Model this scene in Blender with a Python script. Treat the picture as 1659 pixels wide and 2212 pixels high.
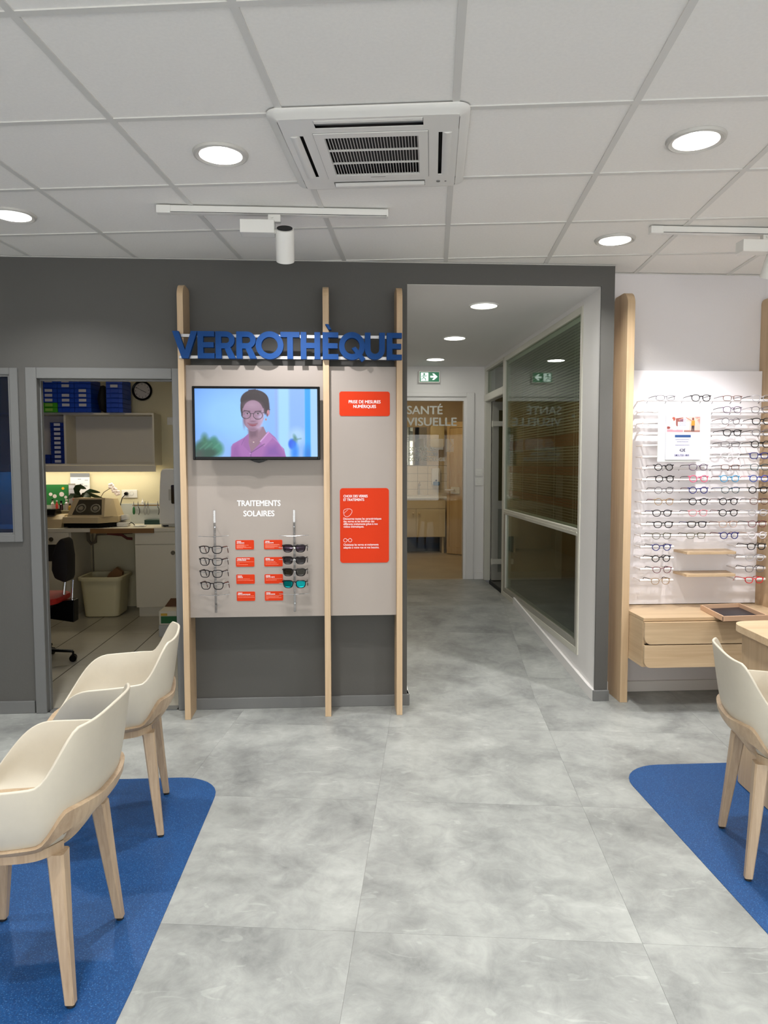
import bpy, bmesh, math, random
import numpy as np
from mathutils import Vector, Matrix, Euler
for o in list(bpy.data.objects): bpy.data.objects.remove(o, do_unlink=True)
SC = bpy.context.scene; COL = SC.collection
random.seed(7)
R = math.radians
HC = 1.49            # eye height
ZC = 2.6925          # shop ceiling
WY = 4.385           # face of the dark grey front wall
GA = R(7.284)        # ceiling grid and floor tiles are turned against the walls
ca, sa = math.cos(GA), math.sin(GA)
def g2w(gx, gy): return (gx*ca + gy*sa, -gx*sa + gy*ca)
# ------------------------------------------------------------------ camera
yaw, pitch, roll = R(3.444), R(-3.763), R(-0.086)
F = Vector((math.sin(yaw)*math.cos(pitch), math.cos(yaw)*math.cos(pitch), math.sin(pitch)))
rr = Vector((math.cos(yaw), -math.sin(yaw), 0)); uu = rr.cross(F)
RR = rr*math.cos(roll) + uu*math.sin(roll); UU = -rr*math.sin(roll) + uu*math.cos(roll)
cam = bpy.data.cameras.new('camera'); camo = bpy.data.objects.new('camera', cam); COL.objects.link(camo)
m = Matrix.Identity(4)
for i in range(3): m[i][0] = RR[i]; m[i][1] = UU[i]; m[i][2] = -F[i]
m[2][3] = HC
camo.matrix_world = m
cam.sensor_fit = 'VERTICAL'; cam.sensor_height = 24.0; cam.lens = 1559.6/2212*24.0
cam.clip_start = 0.02; cam.clip_end = 60
SC.camera = camo
# ------------------------------------------------------------------ world and view
wd = bpy.data.worlds.new('world'); SC.world = wd; wd.use_nodes = True
wd.node_tree.nodes['Background'].inputs[0].default_value = (0.8, 0.86, 1, 1)
wd.node_tree.nodes['Background'].inputs[1].default_value = 0.15
SC.view_settings.view_transform = 'Standard'; SC.view_settings.look = 'None'
SC.view_settings.gamma = 1; SC.view_settings.use_curve_mapping = False
SC.view_settings.exposure = 0.15
P_DOWN = 14.5     # each shop downlight
P_SPOT = 66.0    # track spot heads
P_CORR = 2.5      # corridor lights
P_WORK = 1.9      # workshop strip
P_WORKC = 5.0     # workshop ceiling panel
P_WASH = 10.0      # washroom lamp
C_SHOP = (1.0, 0.985, 0.95); C_SPOT = (1.0, 0.96, 0.96); C_CORR = (1.0, 0.985, 0.90); C_WARM = (1.0, 0.80, 0.52); C_STRIP = (1.0, 0.92, 0.74)
def area_light(name, loc, w, power, color, rot=(0, 0, 0), shape='DISK', h=None, spread=math.pi, parent=None):
    l = bpy.data.lights.new(name, 'AREA'); l.shape = shape; l.size = w
    if h: l.size_y = h
    l.energy = power; l.color = color; l.spread = spread
    o = bpy.data.objects.new(name, l); COL.objects.link(o); o.location = loc; o.rotation_euler = rot
    return o
# ------------------------------------------------------------------ materials
def lin(c): 
    c = c/255.0
    return c/12.92 if c <= 0.04045 else ((c+0.055)/1.055)**2.4
def rgb(*c): return (lin(c[0]), lin(c[1]), lin(c[2]), 1)
MATS = {}
def mat(name, c, rough=0.5, metal=0.0, spec=0.5, noise=0.0, nscale=6, bump=0.0, bscale=200, emit=0.0, coat=0.0):
    if name in MATS: return MATS[name]
    m = bpy.data.materials.new(name); m.use_nodes = True; nt = m.node_tree; b = nt.nodes['Principled BSDF']
    col = rgb(*c)
    b.inputs['Base Color'].default_value = col; b.inputs['Roughness'].default_value = rough
    b.inputs['Metallic'].default_value = metal; b.inputs['Specular IOR Level'].default_value = spec
    b.inputs['Coat Weight'].default_value = coat
    if emit:
        b.inputs['Emission Color'].default_value = col; b.inputs['Emission Strength'].default_value = emit
    if noise or bump:
        tc = nt.nodes.new('ShaderNodeTexCoord')
    if noise:
        n = nt.nodes.new('ShaderNodeTexNoise'); n.inputs['Scale'].default_value = nscale; n.inputs['Detail'].default_value = 6
        nt.links.new(tc.outputs['Object'], n.inputs['Vector'])
        mr = nt.nodes.new('ShaderNodeMapRange'); mr.inputs[1].default_value = .3; mr.inputs[2].default_value = .7
        mr.inputs[3].default_value = 1-noise; mr.inputs[4].default_value = 1+noise
        nt.links.new(n.outputs['Fac'], mr.inputs[0])
        mx = nt.nodes.new('ShaderNodeVectorMath'); mx.operation = 'SCALE'; mx.inputs[0].default_value = col[:3]
        nt.links.new(mr.outputs[0], mx.inputs['Scale']); nt.links.new(mx.outputs[0], b.inputs['Base Color'])
    if bump:
        n2 = nt.nodes.new('ShaderNodeTexNoise'); n2.inputs['Scale'].default_value = bscale; n2.inputs['Detail'].default_value = 3
        nt.links.new(tc.outputs['Object'], n2.inputs['Vector'])
        bp = nt.nodes.new('ShaderNodeBump'); bp.inputs['Strength'].default_value = bump; bp.inputs['Distance'].default_value = .002
        nt.links.new(n2.outputs['Fac'], bp.inputs['Height']); nt.links.new(bp.outputs[0], b.inputs['Normal'])
    MATS[name] = m; return m
def wood(name, c1, c2, axis='z', rough=0.45, scale=1.0):
    m = bpy.data.materials.new(name); m.use_nodes = True; nt = m.node_tree; b = nt.nodes['Principled BSDF']; L = nt.links
    tc = nt.nodes.new('ShaderNodeTexCoord'); mp = nt.nodes.new('ShaderNodeMapping')
    s = {'z': (1, 1, .035), 'x': (.035, 1, 1), 'y': (1, .035, 1)}[axis]
    mp.inputs['Scale'].default_value = [k*scale for k in s]; L.new(tc.outputs['Object'], mp.inputs[0])
    n = nt.nodes.new('ShaderNodeTexNoise'); n.inputs['Scale'].default_value = 55; n.inputs['Detail'].default_value = 8; n.inputs['Distortion'].default_value = .6; n.inputs['Roughness'].default_value = .65
    n2 = nt.nodes.new('ShaderNodeTexNoise'); n2.inputs['Scale'].default_value = 9; n2.inputs['Detail'].default_value = 3
    L.new(mp.outputs[0], n.inputs[0]); L.new(mp.outputs[0], n2.inputs[0])
    a = nt.nodes.new('ShaderNodeMath'); a.operation = 'ADD'; L.new(n.outputs[0], a.inputs[0]); L.new(n2.outputs[0], a.inputs[1])
    cr = nt.nodes.new('ShaderNodeValToRGB'); e = cr.color_ramp.elements
    mr = nt.nodes.new('ShaderNodeMath'); mr.operation = 'MULTIPLY'; mr.inputs[1].default_value = .5
    L.new(a.outputs[0], mr.inputs[0]); L.new(mr.outputs[0], cr.inputs[0])
    e[0].position = .32; e[0].color = rgb(*c2); e[1].position = .66; e[1].color = rgb(*c1)
    L.new(cr.outputs[0], b.inputs['Base Color']); b.inputs['Roughness'].default_value = rough
    MATS[name] = m; return m
def glass_mat(name, tint=(1, 1, 1), refl=1.0, rough=0.0, ior=1.5):
    m = bpy.data.materials.new(name); m.use_nodes = True; nt = m.node_tree; nt.nodes.remove(nt.nodes['Principled BSDF'])
    out = nt.nodes['Material Output']; t = nt.nodes.new('ShaderNodeBsdfTransparent'); t.inputs[0].default_value = (*tint, 1)
    g = nt.nodes.new('ShaderNodeBsdfGlossy'); g.inputs['Roughness'].default_value = rough
    fr = nt.nodes.new('ShaderNodeFresnel'); fr.inputs[0].default_value = ior
    ge = nt.nodes.new('ShaderNodeNewGeometry'); mi = nt.nodes.new('ShaderNodeMapRange'); mi.inputs[3].default_value = ior; mi.inputs[4].default_value = 1/ior
    nt.links.new(ge.outputs['Backfacing'], mi.inputs[0]); nt.links.new(mi.outputs[0], fr.inputs[0])
    mu = nt.nodes.new('ShaderNodeMath'); mu.operation = 'MULTIPLY'; mu.inputs[1].default_value = refl; mu.use_clamp = True
    mx = nt.nodes.new('ShaderNodeMixShader'); L = nt.links
    L.new(fr.outputs[0], mu.inputs[0]); L.new(mu.outputs[0], mx.inputs[0]); L.new(t.outputs[0], mx.inputs[1]); L.new(g.outputs[0], mx.inputs[2]); L.new(mx.outputs[0], out.inputs[0])
    MATS[name] = m; return m
def attr_mat(name, emit=0.0, rough=.5, gain=1.0):
    m = bpy.data.materials.new(name); m.use_nodes = True; nt = m.node_tree; b = nt.nodes['Principled BSDF']
    a = nt.nodes.new('ShaderNodeAttribute'); a.attribute_name = 'Col'
    b.inputs['Roughness'].default_value = rough
    if emit:
        b.inputs['Base Color'].default_value = (0.01, 0.01, 0.01, 1)
        nt.links.new(a.outputs['Color'], b.inputs['Emission Color']); b.inputs['Emission Strength'].default_value = emit
    else: nt.links.new(a.outputs['Color'], b.inputs['Base Color'])
    MATS[name] = m; return m
def concrete():
    m = bpy.data.materials.new('floor_vinyl'); m.use_nodes = True; nt = m.node_tree; b = nt.nodes['Principled BSDF']; L = nt.links; N = nt.nodes.new
    tc = N('ShaderNodeTexCoord'); at = N('ShaderNodeAttribute'); at.attribute_type = 'OBJECT'; at.attribute_name = 'seed'
    vm = N('ShaderNodeCombineXYZ'); L.new(at.outputs['Fac'], vm.inputs[0]); L.new(at.outputs['Fac'], vm.inputs[1])
    ad = N('ShaderNodeVectorMath'); L.new(tc.outputs['Object'], ad.inputs[0]); L.new(vm.outputs[0], ad.inputs[1])
    n1 = N('ShaderNodeTexNoise'); n1.inputs['Scale'].default_value = 2.6; n1.inputs['Detail'].default_value = 7; n1.inputs['Roughness'].default_value = .62; n1.inputs['Distortion'].default_value = .3
    n2 = N('ShaderNodeTexNoise'); n2.inputs['Scale'].default_value = 10; n2.inputs['Detail'].default_value = 9; n2.inputs['Roughness'].default_value = .72; n2.inputs['Distortion'].default_value = 1.2
    mp = N('ShaderNodeMapping'); mp.inputs['Scale'].default_value = (5, 11, 5); L.new(ad.outputs[0], mp.inputs[0])
    n3 = N('ShaderNodeTexNoise'); n3.inputs['Scale'].default_value = 1.2; n3.inputs['Detail'].default_value = 2.5; n3.inputs['Distortion'].default_value = 1.5
    L.new(ad.outputs[0], n1.inputs[0]); L.new(ad.outputs[0], n2.inputs[0]); L.new(mp.outputs[0], n3.inputs[0])
    r1 = N('ShaderNodeMapRange'); r1.inputs[1].default_value = .32; r1.inputs[2].default_value = .68; r1.inputs[3].default_value = .0; r1.inputs[4].default_value = .62; L.new(n1.outputs[0], r1.inputs[0])
    r2 = N('ShaderNodeMapRange'); r2.inputs[1].default_value = .35; r2.inputs[2].default_value = .65; r2.inputs[3].default_value = 0; r2.inputs[4].default_value = .22; L.new(n2.outputs[0], r2.inputs[0])
    r3 = N('ShaderNodeMapRange'); r3.inputs[1].default_value = .66; r3.inputs[2].default_value = .70; r3.inputs[3].default_value = 0; r3.inputs[4].default_value = .17; L.new(n3.outputs[0], r3.inputs[0])
    a1 = N('ShaderNodeMath'); L.new(r1.outputs[0], a1.inputs[0]); L.new(r2.outputs[0], a1.inputs[1])
    a2 = N('ShaderNodeMath'); a2.use_clamp = True; L.new(a1.outputs[0], a2.inputs[0]); L.new(r3.outputs[0], a2.inputs[1])
    cr = N('ShaderNodeValToRGB'); cr.color_ramp.elements[0].color = rgb(114, 116, 115); cr.color_ramp.elements[1].color = rgb(182, 185, 181)
    L.new(a2.outputs[0], cr.inputs[0]); L.new(cr.outputs[0], b.inputs['Base Color'])
    b.inputs['Roughness'].default_value = .42; b.inputs['Specular IOR Level'].default_value = .35
    bp = N('ShaderNodeBump'); bp.inputs['Strength'].default_value = .25; bp.inputs['Distance'].default_value = .001; L.new(n2.outputs[0], bp.inputs['Height']); L.new(bp.outputs[0], b.inputs['Normal'])
    return m
def speckled():
    m = bpy.data.materials.new('blue_vinyl'); m.use_nodes = True; nt = m.node_tree; b = nt.nodes['Principled BSDF']; L = nt.links; N = nt.nodes.new
    tc = N('ShaderNodeTexCoord'); v = N('ShaderNodeTexVoronoi'); v.inputs['Scale'].default_value = 150; L.new(tc.outputs['Object'], v.inputs[0])
    n = N('ShaderNodeTexNoise'); n.inputs['Scale'].default_value = 260; n.inputs['Detail'].default_value = 2; L.new(tc.outputs['Object'], n.inputs[0])
    cr = N('ShaderNodeValToRGB'); e = cr.color_ramp.elements; e[0].position = .06; e[0].color = rgb(72, 118, 168); e[1].position = .34; e[1].color = rgb(14, 70, 124)
    L.new(v.outputs['Distance'], cr.inputs[0])
    cr2 = N('ShaderNodeValToRGB'); f = cr2.color_ramp.elements; f[0].position = .42; f[0].color = (.72, .72, .78, 1); f[1].position = .62; f[1].color = (1.15, 1.12, 1.1, 1); L.new(n.outputs[0], cr2.inputs[0])
    mx = N('ShaderNodeMix'); mx.data_type = 'RGBA'; mx.blend_type = 'MULTIPLY'; mx.inputs[0].default_value = 1
    L.new(cr.outputs[0], mx.inputs[6]); L.new(cr2.outputs[0], mx.inputs[7]); L.new(mx.outputs[2], b.inputs['Base Color'])
    b.inputs['Roughness'].default_value = .5
    return m
M_floor = concrete(); M_blue = speckled()
M_tile = mat('ceiling_tile_white', (242, 240, 235), .9, noise=.02, nscale=90, bump=.35, bscale=420)
M_rail = mat('ceiling_rail_white', (216, 215, 210), .5)
M_white = mat('white_paint', (222, 220, 218), .6, bump=.08, bscale=60)
M_wwall = mat('white_wall', (220, 217, 218), .75, bump=.25, bscale=90)
M_grey = mat('dark_grey_paint', (80, 79, 76), .65, bump=.2, bscale=80)
M_greyg = mat('grey_casing_paint', (104, 105, 104), .45)
M_plast = mat('white_plastic', (228, 227, 222), .4)
M_alu = mat('aluminium', (176, 174, 164), .38, metal=.55)
M_alul = mat('light_lacquered_aluminium', (198, 196, 184), .35)
M_dark = mat('shade_black', (14, 14, 15), .8)  # near-black colour standing in for shade in gaps and hollows
M_black = mat('black_plastic', (12, 12, 13), .22, spec=.10)
M_blackm = mat('black_matt', (18, 18, 19), .7)
M_chrome = mat('chrome', (210, 210, 212), .12, metal=1)
M_steel = mat('brushed_steel', (170, 170, 172), .35, metal=1)
M_taupe = mat('taupe_panel', (160, 151, 143), .55)
M_orange = mat('orange_board', (204, 54, 16), .55, spec=.15)
M_wtext = mat('white_lettering', (245, 245, 245), .5)
M_bsign = mat('blue_sign', (0, 62, 124), .6, spec=.25)
M_shell = mat('ivory_shell', (196, 189, 173), .42, noise=.015, nscale=40, bump=.1, bscale=500)
M_oak = wood('oak_z', (204, 178, 144), (174, 146, 112), 'z')
M_oakx = wood('oak_x', (212, 188, 154), (182, 154, 120), 'x')
M_oaky = wood('oak_y', (212, 188, 154), (182, 154, 120), 'y')
M_oakleg = wood('oak_leg', (190, 168, 140), (156, 132, 106), 'z', scale=1.4)
M_cream = mat('cream_wall', (216, 207, 174), .8, bump=.5, bscale=130)
M_lam = mat('white_laminate', (214, 208, 192), .45)
M_glass = glass_mat('clear_glass', (.80, .86, .80), .85)
M_glassd = glass_mat('door_glass', (.93, .93, .90), .42)
M_bglass = glass_mat('blue_glass', (.0, .20, .52), .7)
M_lens = glass_mat('lens_glass', (.97, .98, .98), 1.0)
M_acryl = glass_mat('clear_acrylic', (.80, .82, .84), 2.0)
M_lum = mat('lamp_lens', (246, 251, 255), .3, emit=6.0)
M_lumc = mat('corridor_lamp', (255, 255, 244), .3, emit=5.0)
M_sand = mat('white_gloss', (230, 229, 224), .25)
# ------------------------------------------------------------------ mesh helpers
WLOC = {}
def wloc(p): return WLOC.get(p.name, Vector((0, 0, 0))) if p else Vector((0, 0, 0))
def setp(o, label=None, cat=None, group=None, kind=None):
    if label: o['label'] = label
    if cat: o['category'] = cat
    if group: o['group'] = group
    if kind: o['kind'] = kind
    return o
def thing(name, label, cat, loc=(0, 0, 0), rotz=0, group=None, kind=None):
    o = bpy.data.objects.new(name, None); COL.objects.link(o); o.location = loc; o.rotation_euler = (0, 0, rotz)
    o.empty_display_size = .05; WLOC[o.name] = Vector(loc)
    return setp(o, label, cat, group, kind)
class MB:
    def __init__(s): s.bm = bmesh.new()
    def _add(s, b2):
        me = bpy.data.meshes.new('t'); b2.to_mesh(me); b2.free(); s.bm.from_mesh(me); bpy.data.meshes.remove(me)
    def box(s, x0, x1, y0, y1, z0, z1, bev=0, seg=2, M=None):
        b = bmesh.new(); bmesh.ops.create_cube(b, size=1)
        for v in b.verts: v.co = Vector(((x0+x1)/2+v.co.x*(x1-x0), (y0+y1)/2+v.co.y*(y1-y0), (z0+z1)/2+v.co.z*(z1-z0)))
        if bev: bmesh.ops.bevel(b, geom=list(b.edges), offset=bev, segments=seg, profile=.5, affect='EDGES')
        if M: bmesh.ops.transform(b, matrix=M, verts=b.verts)
        s._add(b); return s
    def cyl(s, p0, p1, r0, r1=None, n=20, caps=True):
        p0, p1 = Vector(p0), Vector(p1); r1 = r0 if r1 is None else r1; d = p1-p0
        b = bmesh.new(); bmesh.ops.create_cone(b, cap_ends=caps, segments=n, radius1=r0, radius2=max(r1, 1e-5), depth=d.length)
        q = Vector((0, 0, 1)).rotation_difference(d.normalized()).to_matrix().to_4x4()
        bmesh.ops.transform(b, matrix=Matrix.Translation((p0+p1)/2) @ q, verts=b.verts); s._add(b); return s
    def sphere(s, c, r, sc=(1, 1, 1), n=16, M=None):
        b = bmesh.new(); bmesh.ops.create_uvsphere(b, u_segments=n, v_segments=max(6, n//2), radius=r)
        for v in b.verts: v.co = Vector((v.co.x*sc[0], v.co.y*sc[1], v.co.z*sc[2]))
        if M: bmesh.ops.transform(b, matrix=M, verts=b.verts)
        bmesh.ops.transform(b, matrix=Matrix.Translation(c), verts=b.verts); s._add(b); return s
    def tube(s, pts, r, n=6, closed=False, radii=None):
        pts = [Vector(p) for p in pts]; N = len(pts); rings = []; bm = s.bm; up = None
        for i, p in enumerate(pts):
            a = pts[(i-1) % N] if (closed or i > 0) else p; c = pts[(i+1) % N] if (closed or i < N-1) else p
            t = (c-a).normalized()
            if up is None: up = Vector((0, 0, 1)) if abs(t.z) < .9 else Vector((0, 1, 0))
            x = t.cross(up).normalized(); y = x.cross(t).normalized(); up = y
            rad = radii[i] if radii else r
            if not isinstance(rad, tuple): rad = (rad, rad)
            rings.append([bm.verts.new(p + x*math.cos(2*math.pi*k/n)*rad[0] + y*math.sin(2*math.pi*k/n)*rad[1]) for k in range(n)])
        for i in range(N if closed else N-1):
            A, B = rings[i], rings[(i+1) % N]
            for k in range(n): bm.faces.new((A[k], A[(k+1) % n], B[(k+1) % n], B[k]))
        if not closed: bm.faces.new(rings[0][::-1]); bm.faces.new(rings[-1])
        return s
    def lathe(s, prof, c, n=32, axis='z'):
        bm = s.bm; rings = []
        for r, z in prof:
            ring = []
            for k in range(n):
                a = 2*math.pi*k/n; p = (r*math.cos(a), r*math.sin(a), z)
                if axis == 'y': p = (p[0], p[2], p[1])
                ring.append(bm.verts.new(Vector(c)+Vector(p)))
            rings.append(ring)
        for A, B in zip(rings, rings[1:]):
            for k in range(n): bm.faces.new((A[k], A[(k+1) % n], B[(k+1) % n], B[k]))
        if prof[0][0] > 1e-4 and getattr(s, 'cap0', True): bm.faces.new(rings[0])
        return s
    def prism(s, poly, a0, a1, axis='y', bev=0):
        """poly: 2D points; extruded along axis from a0 to a1. axis y: poly=(x,z); axis z: poly=(x,y); axis x: poly=(y,z)"""
        b = bmesh.new()
        def P(p, a): return {'y': (p[0], a, p[1]), 'z': (p[0], p[1], a), 'x': (a, p[0], p[1])}[axis]
        A = [b.verts.new(P(p, a0)) for p in poly]; B = [b.verts.new(P(p, a1)) for p in poly]; n = len(poly)
        b.faces.new(A); b.faces.new(B[::-1])
        for i in range(n): b.faces.new((A[i], B[i], B[(i+1) % n], A[(i+1) % n]))
        bmesh.ops.recalc_face_normals(b, faces=b.faces)
        if bev: bmesh.ops.bevel(b, geom=list(b.edges), offset=bev, segments=2, profile=.5, affect='EDGES')
        s._add(b); return s
    def grid(s, P, closed_u=False):
        """P[i][j] vectors"""
        bm = s.bm; V = [[bm.verts.new(p) for p in row] for row in P]; n = len(V)
        for i in range(n if closed_u else n-1):
            A, B = V[i], V[(i+1) % n]
            for j in range(len(A)-1): bm.faces.new((A[j], A[j+1], B[j+1], B[j]))
        return s
    def xf(s, M): bmesh.ops.transform(s.bm, matrix=M, verts=s.bm.verts); return s
    def build(s, name, m, parent=None, smooth=False, label=None, cat=None, group=None, kind=None, local=False, recalc=True, weld=False):
        if weld: bmesh.ops.remove_doubles(s.bm, verts=s.bm.verts, dist=1e-5)
        if recalc: bmesh.ops.recalc_face_normals(s.bm, faces=s.bm.faces)
        if parent and not local:
            w = wloc(parent)
            bmesh.ops.translate(s.bm, verts=s.bm.verts, vec=-w)
        me = bpy.data.meshes.new(name); s.bm.to_mesh(me); s.bm.free()
        me.materials.append(m)
        if smooth:
            for p in me.polygons: p.use_smooth = True
            try: me.set_sharp_from_angle(angle=R(38))
            except Exception: pass
        o = bpy.data.objects.new(name, me); COL.objects.link(o)
        if parent: o.parent = parent; WLOC[o.name] = wloc(parent)
        return setp(o, label, cat, group, kind)
def struct(name, mb, m, parent=None, smooth=False):
    return mb.build(name, m, parent, smooth, kind='structure' if parent is None else None)
def copy_tree(o, parent=None):
    c = o.copy(); COL.objects.link(c)
    if parent: c.parent = parent
    for ch in list(o.children): copy_tree(ch, c)
    return c
def rrect(cx, cz, w, h, r, n=6):
    pts = []
    for sx, sz, a0 in ((1, 1, 0), (-1, 1, 90), (-1, -1, 180), (1, -1, 270)):
        for k in range(n+1):
            a = R(a0+90*k/n); pts.append((cx+sx*(w/2-r)+r*math.cos(a), cz+sz*(h/2-r)+r*math.sin(a)))
    return pts
DG = None
def text(body, size, at, name, m, parent=None, align='LEFT', bold=0.0, face='-y', depth=.0006, width=None, **kw):
    """flat lettering standing in the XZ plane and facing -Y (or lying on the top of something)"""
    cu = bpy.data.curves.new('txt', 'FONT'); cu.body = body; cu.size = size; cu.align_x = align; cu.extrude = depth; cu.space_line = 1.0; cu.resolution_u = 3
    for k, v in kw.items(): setattr(cu, k, v)
    o = bpy.data.objects.new('txt', cu); COL.objects.link(o)
    dg = bpy.context.evaluated_depsgraph_get(); me = bpy.data.meshes.new_from_object(o.evaluated_get(dg)); bpy.data.objects.remove(o); bpy.data.curves.remove(cu)
    mb = MB()
    for kk, (dx, dy) in enumerate(((0, 0),) if not bold else ((-bold, 0), (bold, 0), (0, -bold*.7), (0, bold*.7))):
        me2 = me.copy(); me2.transform(Matrix.Translation((dx, dy, .00018*kk))); mb.bm.from_mesh(me2); bpy.data.meshes.remove(me2)
    bpy.data.meshes.remove(me)
    if width:
        xs = [v.co.x for v in mb.bm.verts]; s = width/(max(xs)-min(xs)); x0 = min(xs) if align == 'LEFT' else (min(xs)+max(xs))/2
        for v in mb.bm.verts: v.co.x = (v.co.x-x0)*s
    if face == '-y': mb.xf(Matrix.Rotation(R(90), 4, 'X'))
    mb.xf(Matrix.Translation(at) if not isinstance(at, Matrix) else at)
    return mb.build(name, m, parent, recalc=False)
def paint_plane(name, x0, x1, z0, z1, y, nx, ny, func, m, parent):
    """flat picture: a grid whose vertices carry the colours of what the screen or print shows"""
    u, v = np.meshgrid(np.linspace(0, 1, nx), np.linspace(0, 1, ny)); c = func(u.ravel(), v.ravel())
    w = wloc(parent)
    co = np.stack([x0+(x1-x0)*u.ravel()-w.x, np.full(u.size, y-w.y), z1+(z0-z1)*v.ravel()-w.z], 1)
    idx = np.arange(nx*ny).reshape(ny, nx)
    fa = np.stack([idx[:-1, :-1].ravel(), idx[1:, :-1].ravel(), idx[1:, 1:].ravel(), idx[:-1, 1:].ravel()], 1)
    me = bpy.data.meshes.new(name); me.from_pydata(co.tolist(), [], fa.tolist())
    a = me.color_attributes.new('Col', 'FLOAT_COLOR', 'POINT')
    c = np.clip(c, 0, 255)/255.0; c = np.where(c <= .04045, c/12.92, ((c+.055)/1.055)**2.4)
    a.data.foreach_set('color', np.concatenate([c, np.ones((c.shape[0], 1))], 1).astype(np.float32).ravel())
    me.materials.append(m); o = bpy.data.objects.new(name, me); COL.objects.link(o); o.parent = parent
    return o
class Pic:
    def __init__(s, x, y, bg): s.x, s.y = x, y; s.c = np.zeros((x.size, 3))+np.array(bg, float)
    def put(s, a, col): a = np.clip(a, 0, 1)[:, None]; s.c = s.c*(1-a)+np.asarray(col, float)*a
    def ell(s, cx, cy, rx, ry, col, soft=4, alpha=1, rot=0):
        dx, dy = s.x-cx, s.y-cy; c, q = math.cos(R(rot)), math.sin(R(rot)); X = dx*c+dy*q; Y = -dx*q+dy*c
        d = (np.sqrt((X/rx)**2+(Y/ry)**2)-1)*min(rx, ry); s.put(alpha*(.5-d/soft), col)
    def ring(s, cx, cy, rx, ry, w, col, soft=4):
        d = np.abs((np.sqrt(((s.x-cx)/rx)**2+((s.y-cy)/ry)**2)-1)*min(rx, ry))-w/2; s.put(.5-d/soft, col)
    def line(s, x0, y0, x1, y1, w, col, soft=4, alpha=1):
        vx, vy = x1-x0, y1-y0; t = np.clip(((s.x-x0)*vx+(s.y-y0)*vy)/(vx*vx+vy*vy), 0, 1)
        s.put(alpha*(.5-(np.hypot(s.x-x0-t*vx, s.y-y0-t*vy)-w/2)/soft), col)
    def poly(s, pts, col, soft=4, alpha=1):
        n = len(pts); ins = np.zeros(s.x.size, bool); d = np.full(s.x.size, 1e9)
        for i in range(n):
            (xa, ya), (xb, yb) = pts[i], pts[(i+1) % n]
            cr = ((ya > s.y) != (yb > s.y)) & (s.x < (xb-xa)*(s.y-ya)/((yb-ya) if yb != ya else 1e-9)+xa); ins ^= cr
            vx, vy = xb-xa, yb-ya; t = np.clip(((s.x-xa)*vx+(s.y-ya)*vy)/(vx*vx+vy*vy+1e-9), 0, 1)
            d = np.minimum(d, np.hypot(s.x-xa-t*vx, s.y-ya-t*vy))
        s.put(alpha*(.5-np.where(ins, -d, d)/soft), col)
    def band(s, x0, x1, col, soft=20, alpha=1):
        s.put(alpha*np.clip((s.x-x0)/soft+.5, 0, 1)*np.clip((x1-s.x)/soft+.5, 0, 1), col)
# ================================================================== STRUCTURE
SX0, SX1, SY0 = -4.3, 4.3, -4.6
AY = 4.558           # white alcove wall behind the eyewear display
def clip(poly, a, b, c):      # keep a*x+b*y<=c
    out = []
    for i in range(len(poly)):
        p, q = poly[i], poly[(i+1) % len(poly)]; dp, dq = a*p[0]+b*p[1]-c, a*q[0]+b*q[1]-c
        if dp <= 0: out.append(p)
        if (dp < 0 < dq) or (dq < 0 < dp): t = dp/(dp-dq); out.append((p[0]+t*(q[0]-p[0]), p[1]+t*(q[1]-p[1])))
    return out
def cliprect(poly, x0, x1, y0, y1):
    for a, b, c in ((-1, 0, -x0), (1, 0, x1), (0, -1, -y0), (0, 1, y1)):
        if len(poly) < 3: return []
        poly = clip(poly, a, b, c)
    A = abs(sum(poly[i][0]*poly[(i+1) % len(poly)][1]-poly[(i+1) % len(poly)][0]*poly[i][1] for i in range(len(poly))))/2 if len(poly) > 2 else 0
    return poly if A > 2e-4 else []
UPZ = .20
def ramp(y): return UPZ*min(1, max(0, (y-4.46)/(6.5-4.46)))
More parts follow.
